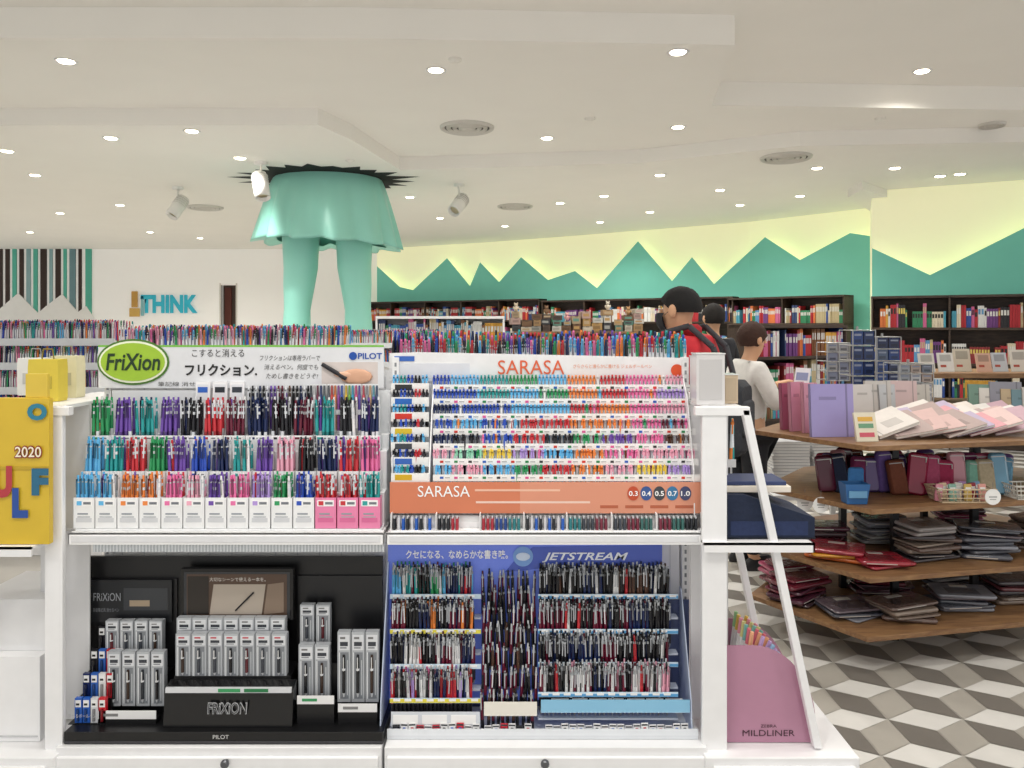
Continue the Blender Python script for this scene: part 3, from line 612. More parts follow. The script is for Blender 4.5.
# ---------------------------------------------------------------- boxed pen display lower left
d=empty('pen_display_stand',(0,0,0),'black tiered display stand with framed picture and boxed pens','display stand')
mb=MB(); Y0=2.16; xa=PX(64,Y0); xb=PX(383,Y0)
mb.box(xa,xb,Y0,2.36,ZB+.001,ZB+.035,'101012'); mb.box(xa,xb,Y0-.002,Y0,ZB+.004,ZB+.010,'3a3a3e')
mb.box(PX(86,2.35),PX(383,2.35),2.345,2.355,ZB+.035,PZ(556,2.35),'0e0e10')
mb.box(PX(86,2.345),PX(178,2.345),2.338,2.345,PZ(700,2.345),PZ(578,2.345),'1b1b1e'); mb.box(PX(298,2.345),PX(383,2.345),2.338,2.345,PZ(700,2.345),PZ(575,2.345),'18181b')
mb.box(PX(100,2.28),PX(166,2.28),2.27,2.34,ZB+.035,.46,'141416'); mb.box(PX(298,2.28),PX(338,2.28),2.27,2.34,ZB+.035,.50,'141416')
mb.box(PX(176,2.25),PX(292,2.25),2.235,2.34,ZB+.035,.478,'141416')
build(mb,'body',M_PL,d,bevel=.001)
ps=build(MB().box(PX(90,2.33),PX(172,2.33),2.328,2.332,PZ(622,2.33),PZ(580,2.33),'202226').box(PX(124,2.33),PX(168,2.33),2.3275,2.328,PZ(610,2.33),PZ(588,2.33),'3c3f44').box(PX(130,2.33),PX(150,2.33),2.327,2.3275,PZ(606,2.33),PZ(600,2.33),'b9a58c'),'black_sign',M_PL,d)
text(ps,'FRiXiON',(PX(107,2.325),2.325,PZ(597,2.325)),epx(27,2.33),epx(8,2.33),'a8acb2')
text(ps,'高級筆記具 消せるペン',(PX(106,2.325),2.325,PZ(610,2.325)),epx(26,2.33),epx(4,2.33),'8a8e94')
fy=2.30; mb=MB(); mb.box(PX(181,fy),PX(293,fy),fy,fy+.02,PZ(620,fy),PZ(569,fy),'121214'); mb.box(PX(184,fy),PX(290,fy),fy-.001,fy,PZ(618,fy),PZ(572,fy),'3a3c40'); mb.box(PX(187,fy),PX(287,fy),fy-.002,fy-.001,PZ(616,fy),PZ(574,fy),'5a463a')
mb.add([(PX(210,fy),fy-.003,PZ(614,fy)),(PX(262,fy),fy-.003,PZ(614,fy)),(PX(266,fy),fy-.003,PZ(584,fy)),(PX(214,fy),fy-.003,PZ(584,fy))],[(0,1,2,3)],'b9ada0')
mb.add([(PX(264,fy),fy-.003,PZ(614,fy)),(PX(284,fy),fy-.003,PZ(612,fy)),(PX(284,fy),fy-.003,PZ(582,fy)),(PX(268,fy),fy-.003,PZ(584,fy))],[(0,1,2,3)],'8d7a6a')
mb.cyl((PX(236,fy),fy-.005,PZ(610,fy)),(PX(254,fy),fy-.005,PZ(592,fy)),.0025,.003,6,'16161a'); mb.box(PX(188,fy),PX(209,fy),fy-.003,fy-.002,PZ(614,fy),PZ(576,fy),'2c2622')
fr=build(mb,'framed_picture',M_GL,d)
text(fr,'大切なシーンで使える一本を。',(PX(238,fy),fy-.004,PZ(579,fy)),epx(56,fy),epx(4,fy),'e8e2da')
ly=2.185; mb=MB(); mb.prism([(ly,ZB+.036),(2.235,ZB+.036),(2.235,.47),(ly+.012,.455)],PX(163,ly),PX(292,ly),'131315','x'); mb.box(PX(165,ly),PX(291,ly),ly+.002,ly+.01,.452,.466,'d8dade')
mb.box(PX(218,ly),PX(240,ly),ly,ly+.002,.455,.464,'3c9a60'); mb.box(PX(244,ly),PX(268,ly),ly,ly+.002,.455,.464,'2a7a4a')
lb_=build(mb,'logo_box',M_GL,d)
text(lb_,'FRiXiON',(PX(227,ly-.004),ly-.002,PZ(708,ly)),epx(40,ly),epx(12,ly),'c8cace',bold=.035,shear=.1); text(lb_,'FRiXiON',(PX(227,ly-.004),ly-.0035,PZ(708,ly)),epx(38.6,ly),epx(10.6,ly),'18181a',bold=-.008,shear=.1)
text(lb_,'PILOT',(PX(220,2.15),2.156,PZ(737,2.156)),epx(16,2.15),epx(4,2.15),'dddddd')
def ppack(px,py,Y,hpx,wpx=15,lab='8a9098',grp='boxed pens'):
    w=epx(wpx,Y)*.93; h=epx(hpx,Y); mb=MB()
    mb.box(-w/2,w/2,0,.022,0,h,'b4b8bd'); mb.box(-w*.42,w*.42,-.0008,0,h*.74,h*.96,'dcdee2'); mb.box(-w*.3,w*.3,-.0012,-.0008,h*.80,h*.86,'3a3e46'); mb.box(-w*.3,w*.1,-.0012,-.0008,h*.90,h*.93,'c03040' if lab=='r' else '777777'); mb.box(-w*.3,w*.2,-.0012,-.0008,h*.765,h*.785,'8a8e94')
    mb.box(-w*.36,w*.36,-.0008,0,h*.05,h*.71,'83878d'); mb.box(-w*.36,-w*.30,-.0014,-.0008,h*.05,h*.71,'eef0f2'); mb.box(w*.24,w*.3,-.0012,-.0008,h*.1,h*.6,'c8ccd0')
    pc_=R.choice(['1c1e22','2c3036','3a2a22','40444c','16161a','5a2028']); mb.cyl((0,-.003,h*.08),(0,-.003,h*.14),.002,.0045,8,'d4d6da'); mb.cyl((0,-.003,h*.14),(0,-.003,h*.46),.0045,.0048,8,pc_); mb.cyl((0,-.003,h*.46),(0,-.003,h*.49),.005,.005,8,'e4e6ea'); mb.cyl((0,-.003,h*.49),(0,-.003,h*.68),.0047,.0035,8,pc_); mb.box(-.001,.001,-.0095,-.007,h*.46,h*.65,'e8e8e8')
    zz=PZ(py,Y)
    meta(build(mb,'boxed_pen',M_GL,loc=(PX(px,Y),Y,zz)),'grey gift box with a window showing a metallic pen','boxed pen',grp)
for k in range(4): ppack(114+k*14.5,706,2.245,54,14)
for k in range(4): ppack(112+k*14.5,657,2.29,36,14)
for k in range(7): ppack(183+k*16,678,2.238,44,16,'r')
for k in range(7): ppack(184+k*15.6,664,2.268,46,16)
for k in range(2): ppack(306+k*16,700,2.24,55,16)
for k in range(2): ppack(307+k*16,643,2.29,38,15)
for k in range(3): ppack(344+k*14,702,2.235,70,14)
for pa,pb,py,cc in ((98,156,715,'f4f4f4'),(297,334,700,'f4f4f4'),(338,377,708,'f4f4f4')):
    Y=2.205; mb=MB(); mb.box(PX(pa,Y),PX(pb,Y),Y,Y+.002,PZ(py,Y)-.012,PZ(py,Y)+.012,cc); mb.box(PX(pa,Y),PX(pb,Y),Y,Y+.03,ZB+.035,PZ(py,Y)-.012,'141416')
    mb.box(PX(pa+5,Y),PX(pa+20,Y),Y-.0005,Y,PZ(py,Y)-.004,PZ(py,Y)+.004,'3c9a60' if pa==297 else '888888'); build(mb,'price_holder',M_PL,d)
for r in range(4):
    for k in range(4):
        Y=2.205+.035*r; mb=MB(); c1=[['2b62c0','2b62c0','d8dade','d02030'],['1a2a60','3a6ac0','e8e8e8','c02030'],['26262c','3a6ac0','c02030','d8d8dc'],['26262c','2b62c0','e8e8ea','e06030']][r][k]
        w=.02; mb.box(-w/2,w/2,0,.012,0,.07,c1); mb.box(-w*.4,w*.4,-.0008,0,.045,.065,'f2f2f2'); mb.box(-w*.3,w*.2,-.0012,-.0008,.05,.056,'333333'); mb.cyl((0,-.002,.006),(0,-.002,.04),.004,.004,8,dark(c1))
        meta(build(mb,'refill_box',M_GL,loc=(PX(73,2.2)+.012+k*.023+.004*r,Y,.358+.055*r)),'small coloured refill box with white label on a black stand','refill box','refill boxes')
mb=MB()
for r in range(4): mb.box(PX(68,2.2)+.004*r,PX(104,2.2)+.004*r,2.20+.035*r,2.236+.035*r,ZB+.035,.357+.055*r,'141416')
build(mb,'side_steps',M_PL,d)
text(lb_,'消せるボールペン',(PX(82,2.197),2.197,PZ(716,2.197)),epx(28,2.2),epx(4,2.2),'cccccc')
# ---------------------------------------------------------------- end cap, sides
def endcap(sign,xin,xtop,xbot,xbase,xsh,lbl,pw=.07):
    e=empty('end_cap_shelving_unit',(0,0,0),lbl,'shelving')
    def bx(mb,a,b,*r): mb.box(min(a,b),max(a,b),*r)
    for Y in (2.16,2.60):
        mb=MB(); bx(mb,xin,xin+sign*pw,Y,Y+.018,0,1.262,'f4f4f5'); build(mb,'side_panel',M_PL,e,bevel=.002)
        mb=MB(); mb.prism([(xtop,1.262),(xtop+sign*.022,1.262),(xbot+sign*.022,ZB-.01),(xbot,ZB-.01)],Y-.004,Y+.022,'f4f4f5','y'); build(mb,'slanted_post',M_PL,e,bevel=.002)
        mb=MB(); bx(mb,xin-sign*.02,xtop+sign*.022,Y-.004,Y+.022,1.245,1.27,'f4f4f5'); build(mb,'top_rail',M_PL,e,bevel=.002)
    mb=MB(); bx(mb,xin,xtop,2.16,2.62,1.262,1.272,'f0f0f1'); bx(mb,xin,xtop,2.3,2.305,.32,1.26,'e9e9ea'); build(mb,'top_panel',M_PL,e)
    yf=2.14 if sign>0 else 2.10
    mb=MB(); bx(mb,xin+(0 if sign>0 else sign*pw),xsh,yf,2.56,.886,.892,'f4f4f5'); bx(mb,xin+(0 if sign>0 else sign*pw),xsh,yf,yf+.006,.866,.892,'f4f4f5'); bx(mb,xsh-sign*.005,xsh,yf,2.56,.866,.892,'f4f4f5'); build(mb,'shelf',M_PL,e)
    mb=MB(); bx(mb,xin,xbase,2.12,2.66,.02,.305,'f3f3f4'); bx(mb,xin+sign*.02,xbase-sign*.02,2.14,2.64,0,.02,'77777a'); build(mb,'base_cabinet',M_PL,e,bevel=.003)
    mb=MB(); bx(mb,xin+sign*.02,xbase-sign*.015,2.108,2.12,.04,.285,'f6f6f7'); build(mb,'drawer',M_PL,e,bevel=.003)
    return e
endcap(1,.535,PX(742,2.16),PX(816,2.16)-.005,PX(860,2.12),PX(815,2.14),'white slanted end-cap shelving unit at the gondola end')
el=endcap(-1,-1.265,PX(10,2.16),PX(-45,2.16),-1.75,-1.62,'white slanted end-cap shelving unit holding yellow goods',.05)
build(MB().box(PX(-40,2.2),PX(40,2.2),2.2,2.5,.306,.55,'f4f4f5').box(PX(-40,2.2),PX(40,2.2),2.24,2.5,.55,.7,'f1f1f2').box(PX(-40,2.2),PX(38,2.2),2.197,2.2,.32,.325,'c8c8ca'),'stepped_white_cabinet',M_PL,el,bevel=.003)
def acryl(px,wpx,hpx,Y,col):
    w=epx(wpx,Y);h=epx(hpx,Y); mb=MB(); mb.box(-w/2,w/2,-.03,.03,0,h,col); mb.box(-w*.4,w*.4,-.0312,-.03,h*.1,h*.9,dark(col,.92)); mb.box(-w/2-.002,w/2+.002,-.032,.032,h,h+.003,'e0e0e2')
    meta(build(mb,'acrylic_display_box',M_GL,loc=(PX(px,Y),Y,1.273),bevel=.002),'pale translucent upright display box on the end-cap top','display box','display boxes')
acryl(708,28,50,2.21,'dad8d8'); acryl(703,22,44,2.30,'d2cfd0'); acryl(728,14,28,2.25,'cdb89c'); acryl(720,16,20,2.38,'b9b4ae')
mb=MB(); mb.prism([(0,0),(.26,0),(.26,.06),(.06,.125),(0,.125)],-.10,.10,'1c2740','y'); mb.box(.02,.24,-.102,-.10,.01,.05,'26345a'); mb.box(0,.262,-.103,.103,0,.004,'101826')
meta(build(mb,'navy_organiser_box',M_CL,loc=(.60,2.28,.893),bevel=.004),'dark navy fabric organiser box with sloping front on a shelf','box')
mb=MB(); mb.box(.61,.70,2.40,2.44,1.055,1.063,'efeff0'); mb.box(.61,.70,2.40,2.402,1.063,1.08,'efeff0'); mb.box(.612,.616,2.40,2.43,.893,1.055,'efeff0'); mb.box(.69,.694,2.42,2.43,.893,1.055,'efeff0')
meta(build(mb,'small_riser_shelf',M_WHITE),'small white riser shelf standing on the end-cap shelf','shelf')
for k in range(8):
    pen('gel',['purple','pink','yellow','light blue','green','white','orange','teal'][k],(.622+k*.0108,2.415+.01*(k%2),1.064),'gel pens on riser','standing on a small riser')
mb=MB(); mb.box(0,.2,-.07,.07,0,.018,'e8e0d4'); mb.box(.01,.19,-.06,.06,.018,.03,'33406a')
meta(build(mb,'flat_notebook_box',M_PA,loc=(.60,2.27,1.02),bevel=.002),'thin notebook box lying on the navy organiser','box')
ed=empty('pastel_marker_display',(0,0,0),'dusty pink curved counter display filled with pastel highlighters','display stand')
Y=2.2; pts=[(PX(722,Y),.307),(PX(815,Y),.307),(PX(815,Y),PZ(722,Y))]
for i in range(13):
    a=math.radians(90*i/12); pts.append((PX(752,Y)+epx(63,Y)*math.cos(a),PZ(722,Y)+epx(77,Y)*math.sin(a)))
pts.append((PX(722,Y),PZ(645,Y)))
mb=MB(); mb.prism(pts,Y-.004,Y,'b9879f','y'); fpn=build(mb,'front_panel',M_PL,ed)
mb=MB(); mb.prism(pts,2.40,2.404,'b9879f','y'); build(mb,'rear_panel',M_PL,ed)
mb=MB(); mb.box(pts[0][0],pts[1][0],Y,2.40,.307,.312,'b98aa4'); build(mb,'base_tray',M_PL,ed)
text(fpn,'ZEBRA',(PX(768,Y),Y-.006,PZ(725,Y)),epx(16,Y),epx(3,Y),'40222e'); text(fpn,'MILDLINER',(PX(768,Y),Y-.006,PZ(732,Y)),epx(52,Y),epx(6,Y),'40222e')
past=['f4a6b8','f6d36a','a8d8a0','9fc6e8','c8a8dc','f2b48a','e87a8a','8ed0c8','f0e6a0']
for r in range(6):
    for k in range(7):
        a=math.radians(15+13*r); x=PX(738,Y)+.02+epx(50,Y)*math.cos(a)*.8; z=PZ(722,Y)+epx(77,Y)*math.sin(a)*.86+.02
        c1=past[(r+k)%9]; mb=MB(); mb.cyl((0,0,-.06),(0,0,.0),.006,.006,8,'f6f6f6'); mb.cyl((0,0,0),(0,0,.045),.0068,.006,8,c1); mb.box(-.0015,.0015,-.009,-.0065,.005,.04,dark(c1,.9)); mb.cyl((0,0,-.075),(0,0,-.06),.005,.006,8,c1)
        meta(build(mb,'highlighter',M_PL,loc=(x,2.218+.026*k,z),rot=(0,math.radians(90-(15+13*r))*.75,0)),'pastel highlighter with white barrel in a pink display','highlighter','pastel highlighters')
# left end cap goods
YL=2.125
yb=empty('yellow_letter_display',(0,0,0),'yellow display board with big coloured puffy letters on a shelf','display board')
mb=MB(); mb.box(PX(-30,YL),PX(49,YL),YL,YL+.02,.893,PZ(398,YL),'dcba34'); mb.box(PX(-30,YL),PX(49,YL),YL-.002,YL,PZ(470,YL),PZ(466,YL),'c4a428')
mb.box(PX(24,YL),PX(46,YL),YL+.006,YL+.018,PZ(398,YL),PZ(374,YL),'e0c248')
b_=build(mb,'board',M_PL,yb,bevel=.003)
for t,px,py,w,h,cc in (('O',37,412,20,17,'2a7f9a'),('F',40,482,17,27,'2a6a8a'),('U',2,482,20,32,'b83c44'),('L',20,503,16,30,'2850a0')):
    text(b_,t,(PX(px,YL-.006),YL-.006,PZ(py,YL-.006)),epx(w,YL),epx(h,YL),cc,bold=.06,name='puffy_letter')
text(b_,'2020',(PX(28,YL-.004),YL-.003,PZ(452,YL-.004)),epx(28,YL),epx(13,YL),'9a3c30',bold=.07,name='number_outline'); text(b_,'2020',(PX(28,YL-.008),YL-.008,PZ(452,YL-.008)),epx(26,YL),epx(10.5,YL),'f6f0d8',bold=.01,name='number')
for px,w,hh,Y,cc,nm in ((48,30,.125,2.3,'dcc648','yellow'),(68,26,.13,2.42,'e4deb8','pale yellow'),(36,28,.12,2.5,'eaeae6','white')):
    ww=epx(w,Y); mb=MB(); mb.loft([[(-ww/2*k,-.025,z),(ww/2*k,-.025,z),(ww/2*k,.025,z),(-ww/2*k,.025,z)] for k,z in ((.95,0),(1,.01),(1,hh*.8),(.96,hh))],cc,smooth=False,cap=True); mb.tube([(-ww*.2,0,hh),(-ww*.15,0,hh+.03),(ww*.15,0,hh+.03),(ww*.2,0,hh)],.002,6,dark(cc)); mb.box(-ww*.3,ww*.3,-.0262,-.0255,hh*.3,hh*.6,dark(cc,.85))
    meta(build(mb,'gift_bag',M_PA,loc=(PX(px,Y),Y,1.273)),f'{nm} paper gift bag standing on the end-cap top','bag','gift bags')
# ---------------------------------------------------------------- gondolas behind, left
def gond(x0,x1,Y,top,rows,lbl,cols):
    e=empty('gondola_shelving_unit',(0,0,0),lbl,'shelving')
    mb=MB(); mb.box(x0,x1,Y+.3,Y+.32,0,top-.05,'eeeeef'); mb.box(x0,x1,Y,Y+.6,0,.3,'eeeeef')
    for x in (x0,x1-.02): mb.box(x,x+.02,Y+.28,Y+.34,0,top,'f4f4f4')
    build(mb,'frame',M_PL,e)
    st=MB()
    for z,yo in rows:
        mb=MB(); mb.box(x0,x1,Y+yo,Y+.3,z-.02,z,'f2f2f3'); mb.box(x0,x1,Y+yo-.003,Y+yo,z-.02,z+.03,'e4e8ec'); build(mb,'shelf',M_PL,e)
        for q in range(3): stuff_row(st,x0+.02,x1-.02,Y+yo+.02+q*.03,z+.135+q*.01,cols,.016)
    mb=MB(); mb.box(x0,x1,Y+.3,Y+.6,rows[0][0]-.02,rows[0][0],'f2f2f3'); build(mb,'shelf',M_PL,e)
    for q in range(4): stuff_row(st,x0+.02,x1-.02,Y+.34+q*.04,rows[0][0]+.15,cols,.02)
    meta(build(st,'pen_rows',M_GL),'dense rows of multicoloured pens on gondola shelves','pens',None,'stuff')
rc=lambda k:R.choice(['blue','pink','red','navy','purple','green','light blue','black','orange','teal','white','rose'])
gond(PX(128,3.5),PX(345,3.5),3.3,1.41,[(1.345,.12),(1.2,.08),(1.04,.04)],'white gondola unit topped with rows of pens',rc)
gond(PX(-40,5.2),PX(118,5.2),5.0,1.42,[(1.38,.16),(1.22,.12),(1.06,.08),(.9,.04),(.72,.0)],'white gondola unit crammed with pens on tilted shelves',rc)
gond(PX(100,7.5),PX(440,7.5),7.2,1.40,[(1.30,.12),(1.12,.1)],'long white gondola unit crammed with stationery',rc)
# ---------------------------------------------------------------- books / bookcases
def emit_book(mb,w,dp,h,c,lab):
    mb.box(0,w,0,.004,0,h,c); mb.box(0,.003,.004,dp,0,h,c); mb.box(w-.003,w,.004,dp,0,h,c); mb.box(.003,w-.003,.004,dp-.005,.004,h-.004,'e4ddce'); mb.box(w*.15,w*.85,-.0008,0,h*.6,h*.85,lab)
bcol=['a8242e','2c4c94','d8ccb4','24242a','c8963a','2a7a54','d8d8d6','6a3a7a','4896ac','c4608c','7a5236','d0703a','30406a','b8a884','5a90bc','8a2c30']
bnm=['red','blue','cream','black','amber','green','white','purple','sky blue','pink','brown','orange','navy','beige','light blue','dark red']
_bm=[]
for k in range(48):
    w=R.uniform(.014,.034); h=R.uniform(.19,.31); mb=MB(); emit_book(mb,w,.17,h,bcol[k%16],R.choice(['d8d8d4','d0bc60','222222',bcol[(k*5)%16]])); _bm.append((w,h,k%16,mb.mesh('book',M_PA)))
cnt=[0]
def bookcase(A,B,ztop,levels,lbl,indiv,off=.38,mat=M_DWOOD,trim=.04):
    dv=(B-A); u=dv.normalized(); A=A+u*trim; B=B-u*trim; dv=B-A
    L=dv.length; ang=math.atan2(dv.y,dv.x); n=Vector((dv.y,-dv.x)).normalized(); O=A+n*off
    e=empty('bookcase',(O.x,O.y,0),lbl,'bookcase',rot=(0,0,ang))
    mb=MB(); mb.box(0,L,.28,.30,0,ztop); build(mb,'back_panel',mat,e)
    k=max(1,round(L/1.0))
    for i in range(k+1):
        x=min(max(i*L/k-.01,0),L-.02); build(MB().box(x,x+.02,0,.28,0,ztop),'side_panel',mat,e)
    st=MB(); ca,sa=math.cos(ang),math.sin(ang)
    for zi,z in enumerate(levels+[ztop]):
        build(MB().box(0,L,-.005,.28,z-.03,z),'shelf',mat,e)
        if z==ztop: continue
        x=.03; run=R.randrange(48)
        while x<L-.05:
            if any(abs(x+.015-i*L/k)<.035 for i in range(1,k)): x+=.015; continue
            if R.random()<.02: x+=R.uniform(.03,.08); continue
            if R.random()<.45: run=R.randrange(48)
            w,h,ci,me=_bm[run]; yy=.02+R.uniform(0,.02)
            if indiv and cnt[0]<300 :
                cnt[0]+=1
                o=obj('book',me,None,(O.x+x*ca-yy*sa,O.y+x*sa+yy*ca,z),(0,0,ang)); meta(o,f'{bnm[ci]} book standing spine-out on a bookcase shelf','book','books on the wall bookcases')
            else:
                st.m=Matrix.Translation((O.x+x*ca-yy*sa,O.y+x*sa+yy*ca,z))@Matrix.Rotation(ang,4,'Z'); emit_book(st,w,.17,h,bcol[ci],'c8c8c4')
            x+=w+.0015
    st.m=Matrix()
    if st.v: meta(build(st,'book_rows',M_PA),'rows of colourful books standing on bookcase shelves','books','books on the wall bookcases','stuff')
bookcase(WB[0],WB[2],1.86,[.62,1.04,1.47],'dark wood bookcase full of books along a teal wall',True,.74)
bookcase(WA[3],WA[4],1.95,[.62,1.06,1.53],'dark wood bookcase full of books along a teal wall',True,.74)
bookcase(WA[2],WA[3],1.98,[.7,1.1,1.56],'dark wood bookcase full of books along a teal wall',False,.74)
bookcase(WA[1],WA[2],2.02,[.7,1.16,1.6],'dark wood bookcase full of books along a teal wall',False,.74)
bookcase(WA[0],WA[1],2.02,[.7,1.16,1.6],'dark wood bookcase full of books along a teal wall',False,.74)
V2=lambda px,Y:Vector((PX(px,Y),Y))
bookcase(V2(372,8.6),V2(508,8.6),1.60,[.8,1.28],'low bookcase with rows of books in the shop middle',False,off=0,mat=M_WHITE)
bookcase(V2(510,9.4),V2(650,9.4),1.42,[.8,1.12],'low bookcase with picture books',False,off=0,mat=M_WOOD)
bookcase(V2(745,7.6),V2(850,8.2),1.50,[.55,.85,1.18],'mid-height wood bookcase with books',False,off=0)
def carton(px,wpx,hpx,Y,z,col,lab,lbl,name='carton'):
    w=epx(wpx,Y);h=epx(hpx,Y);mb=MB(); mb.box(-w/2,w/2,0,.2,0,h,dark(col,.86)); mb.box(-w*.38,w*.3,-.002,0,h*.3,h*.7,dark(col,.7) if R.random()<.5 else dark(lab,.9)); mb.box(-w/2,w/2,.09,.11,h,h+.003,dark(col,.7)); mb.box(-.02,.02,-.002,0,h*.85,h,dark(col,.65))
    meta(build(mb,name,M_PA,loc=(PX(px,Y),Y,z),bevel=.004,rot=(0,0,R.uniform(-.15,.15))),lbl,'box'); return z+h+.004
zt=1.421; Yb=9.45
def pile(px,items):
    z=zt
    for w,h,c,l,nm in items: z=carton(px+R.uniform(-1,1),w,h,Yb,z,c,l,nm+' box piled on a low bookcase')
    return z
tp_=[]
mut=[('d8cfbe','cream'),('7a5a40','brown'),('b89468','tan cardboard'),('e0ded6','off-white'),('5a4a40','dark brown'),('c8a8a0','dusty pink'),('a8aaa6','grey'),('6a9a8c','sea-green'),('c0a888','beige'),('44464c','charcoal'),('c09a60','ochre')]
for q in range(13):
    px=516+q*10.2; items=[]
    for r in range(R.choice([2,3,3,4])):
        c,nm=R.choice(mut); c2,_=R.choice(mut); items.append((R.uniform(7,10.5),R.uniform(4,8.5),c,c2,nm))
    tp_.append((px,pile(px,items)))
for (px,z),cc,nm in zip([tp_[0],tp_[3],tp_[5],tp_[9],tp_[11]],['d8c8b0','8a6a50','d8a0a0','d0c8b8','b08a60'],['cream','brown','pink','ivory','tan']):
    mb=MB(); mb.m=Matrix.Scale(.36,4); mb.ell((0,0,.09),(.08,.06,.09),cc); mb.ell((0,0,.22),(.065,.06,.06),cc); mb.ell((-.05,0,.28),(.02,.015,.03),cc,8,5); mb.ell((.05,0,.28),(.02,.015,.03),cc,8,5); mb.ell((-.085,0,.12),(.025,.025,.05),cc,8,5); mb.ell((.085,0,.12),(.025,.025,.05),cc,8,5)
    meta(build(mb,'plush_toy',M_CL,loc=(PX(px,Yb+.08),Yb+.08,z)),f'small {nm} plush toy sitting on boxes','plush toy','plush toys')
# spinner racks
def rack(px,Y,w,z0,z1,cols,lbl):
    e=empty('wire_rack',(PX(px,Y),Y,0),lbl,'rack'); mb=MB(); mb.lathe([(.16,0),(.16,.03),(.04,.05)],20,'a8a8a8'); mb.cyl((0,0,.05),(0,0,z1+.03),.01,.01,8,'a8a8a8'); build(mb,'stand',M_ME,e)
    mb=MB()
    for x in (-w/2,w/2):
        for y in (-.12,.12): mb.cyl((x,y,z0),(x,y,z1),.004,.004,6,'b8b8b8')
    k=4; hz=(z1-z0)/k
    for i in range(k+1):
        z=z0+i*hz; mb.tube([(-w/2,-.12,z),(w/2,-.12,z),(w/2,.12,z),(-w/2,.12,z),(-w/2,-.12,z)],.003,6,'b8b8b8'); 
        for q in range(5): mb.cyl((-w/2+q*w/4,-.12,z),(-w/2+q*w/4,.12,z),.002,.002,5,'b8b8b8')
    build(mb,'wire_frame',M_ME,e)
    n=max(2,int(w/.08))
    for i in range(k):
        for q in range(n):
            cc=R.choice(cols); mb=MB(); ww=w/n*.9; hh=hz*.9; mb.box(-ww/2,ww/2,0,.03,0,hh,cc); mb.box(-ww*.35,ww*.35,-.001,0,hh*.65,hh*.8,'8890a8'); mb.box(-ww*.3,ww*.3,-.001,0,hh*.15,hh*.4,dark(cc,.7))
            meta(build(mb,'carded_pack',M_GL,loc=(PX(px,Y)-w/2+(q+.5)*w/n,Y-.11,z0+i*hz+.006)),'flat carded pack standing in a wire rack','pack','packs in wire racks')
rack(857,5.9,.17,1.0,1.46,['24407c','1c3060','2a4480'],'white wire spinner rack holding dark blue packs'); rack(882,6.5,.2,1.0,1.40,['24407c','30508c','202a50','50607c'],'white wire rack holding navy packs')
rack(908,5.6,.24,.95,1.22,['b8b8bc','989ca4','687080','a89890'],'white wire rack with pale packs'); rack(833,7.0,.2,1.0,1.34,['a4a4a8','888ca0'],'slim white wire rack with pale packs')
e=empty('display_table',(PX(992,6.7),6.7,0),'wooden display table with sheets and folders','table')
mb=MB(); mb.box(-.8,.8,-.35,.35,1.06,1.10); build(mb,'table_top',M_WOOD,e)
for x in(-.75,.72):
    for y in (-.32,.3): build(MB().box(x,x+.03,y,y+.03,0,1.06,'222222'),'leg',M_ME,e)
mb=MB(); mb.box(-.8,.8,-.35,.35,.8,.83); build(mb,'lower_shelf',M_WOOD,e)
for k in range(9):
    cc=['d8d6d0','e0e0de','d0c8b8','d8b09c','c8ced6','dcd8d0','d89a8c','b0c0a8','dcdcdc'][k]
    mb=MB(); hh=R.uniform(.13,.2); mb.box(-.07,.07,-.005,.005,0,hh,cc); mb.box(-.05,.05,-.006,-.005,hh*.55,hh*.9,dark(cc,.8)); mb.box(-.05,.0,-.006,-.005,.04,.06,'b05040')
    meta(build(mb,'paper_pad',M_PA,loc=(PX(992,6.7)-.65+k*.16,6.5+R.uniform(0,.1),1.101),rot=(math.radians(-12),0,R.uniform(-.2,.2))),'upright pale paper pad on a wooden table','paper pad','paper pads')
# ---------------------------------------------------------------- tiered island on the right
isl=empty('tiered_display_table',(0,0,0),'four-tier wooden display island with black metal posts','display table')
TP=[(1.2,3.8),(1.53,3.29),(2.5,3.5),(2.95,4.2),(2.6,4.7),(1.62,4.35)]
cx_=sum(p[0] for p in TP)/6; cy_=sum(p[1] for p in TP)/6
tz=[.17,.41,.70,.98]
for k,z in enumerate(tz):
    s=[1.03,.98,.95,1.0][k]
    build(MB().prism([(cx_+(p[0]-cx_)*s,cy_+(p[1]-cy_)*s) for p in TP],z-.022,z,'ffffff'),'tier_board',M_WOOD,isl,bevel=.002)
for p in TP:
    x=cx_+(p[0]-cx_)*.45; y=cy_+(p[1]-cy_)*.45
    build(MB().box(x-.015,x+.015,y-.015,y+.015,0,.96,'2c2c2e'),'post',M_ME,isl)
def place(mb,nm,mat,px,Y,z,lbl,cat,grp=None,rot=(0,0,0),bevel=0):
    o=build(mb,nm,mat,loc=(PX(px,Y),Y,z),rot=rot,bevel=bevel); meta(o,lbl,cat,grp); return o
def folder(px,Y,z,w,h,cc,nm,tilt=-6,rz=0,t=.02):
    mb=MB(); mb.box(-w/2,w/2,0,.002,0,h,cc); mb.box(-w/2,w/2,t-.002,t,0,h,cc); mb.box(-w/2,-w/2+.003,0,t,0,h,dark(cc,.9)); mb.box(-w/2+.004,w/2-.004,.003,t-.003,.003,h-.005,'e2dfd8'); mb.box(w*.32,w*.36,-.001,0,0,h,dark(cc,.8)); mb.box(-w*.3,w*.1,-.0008,0,h*.7,h*.76,dark(cc,.85))
    place(mb,'folder',M_PL,px,Y,z,f'{nm} upright folder standing on a wooden tier','folder','upright folders',(math.radians(tilt),0,math.radians(rz)))
folder(833,3.56,.981,.205,.245,'a49ad0','lilac',-4,3); folder(812,3.70,.981,.09,.24,'dc9cb0','rose pink',-3,25)
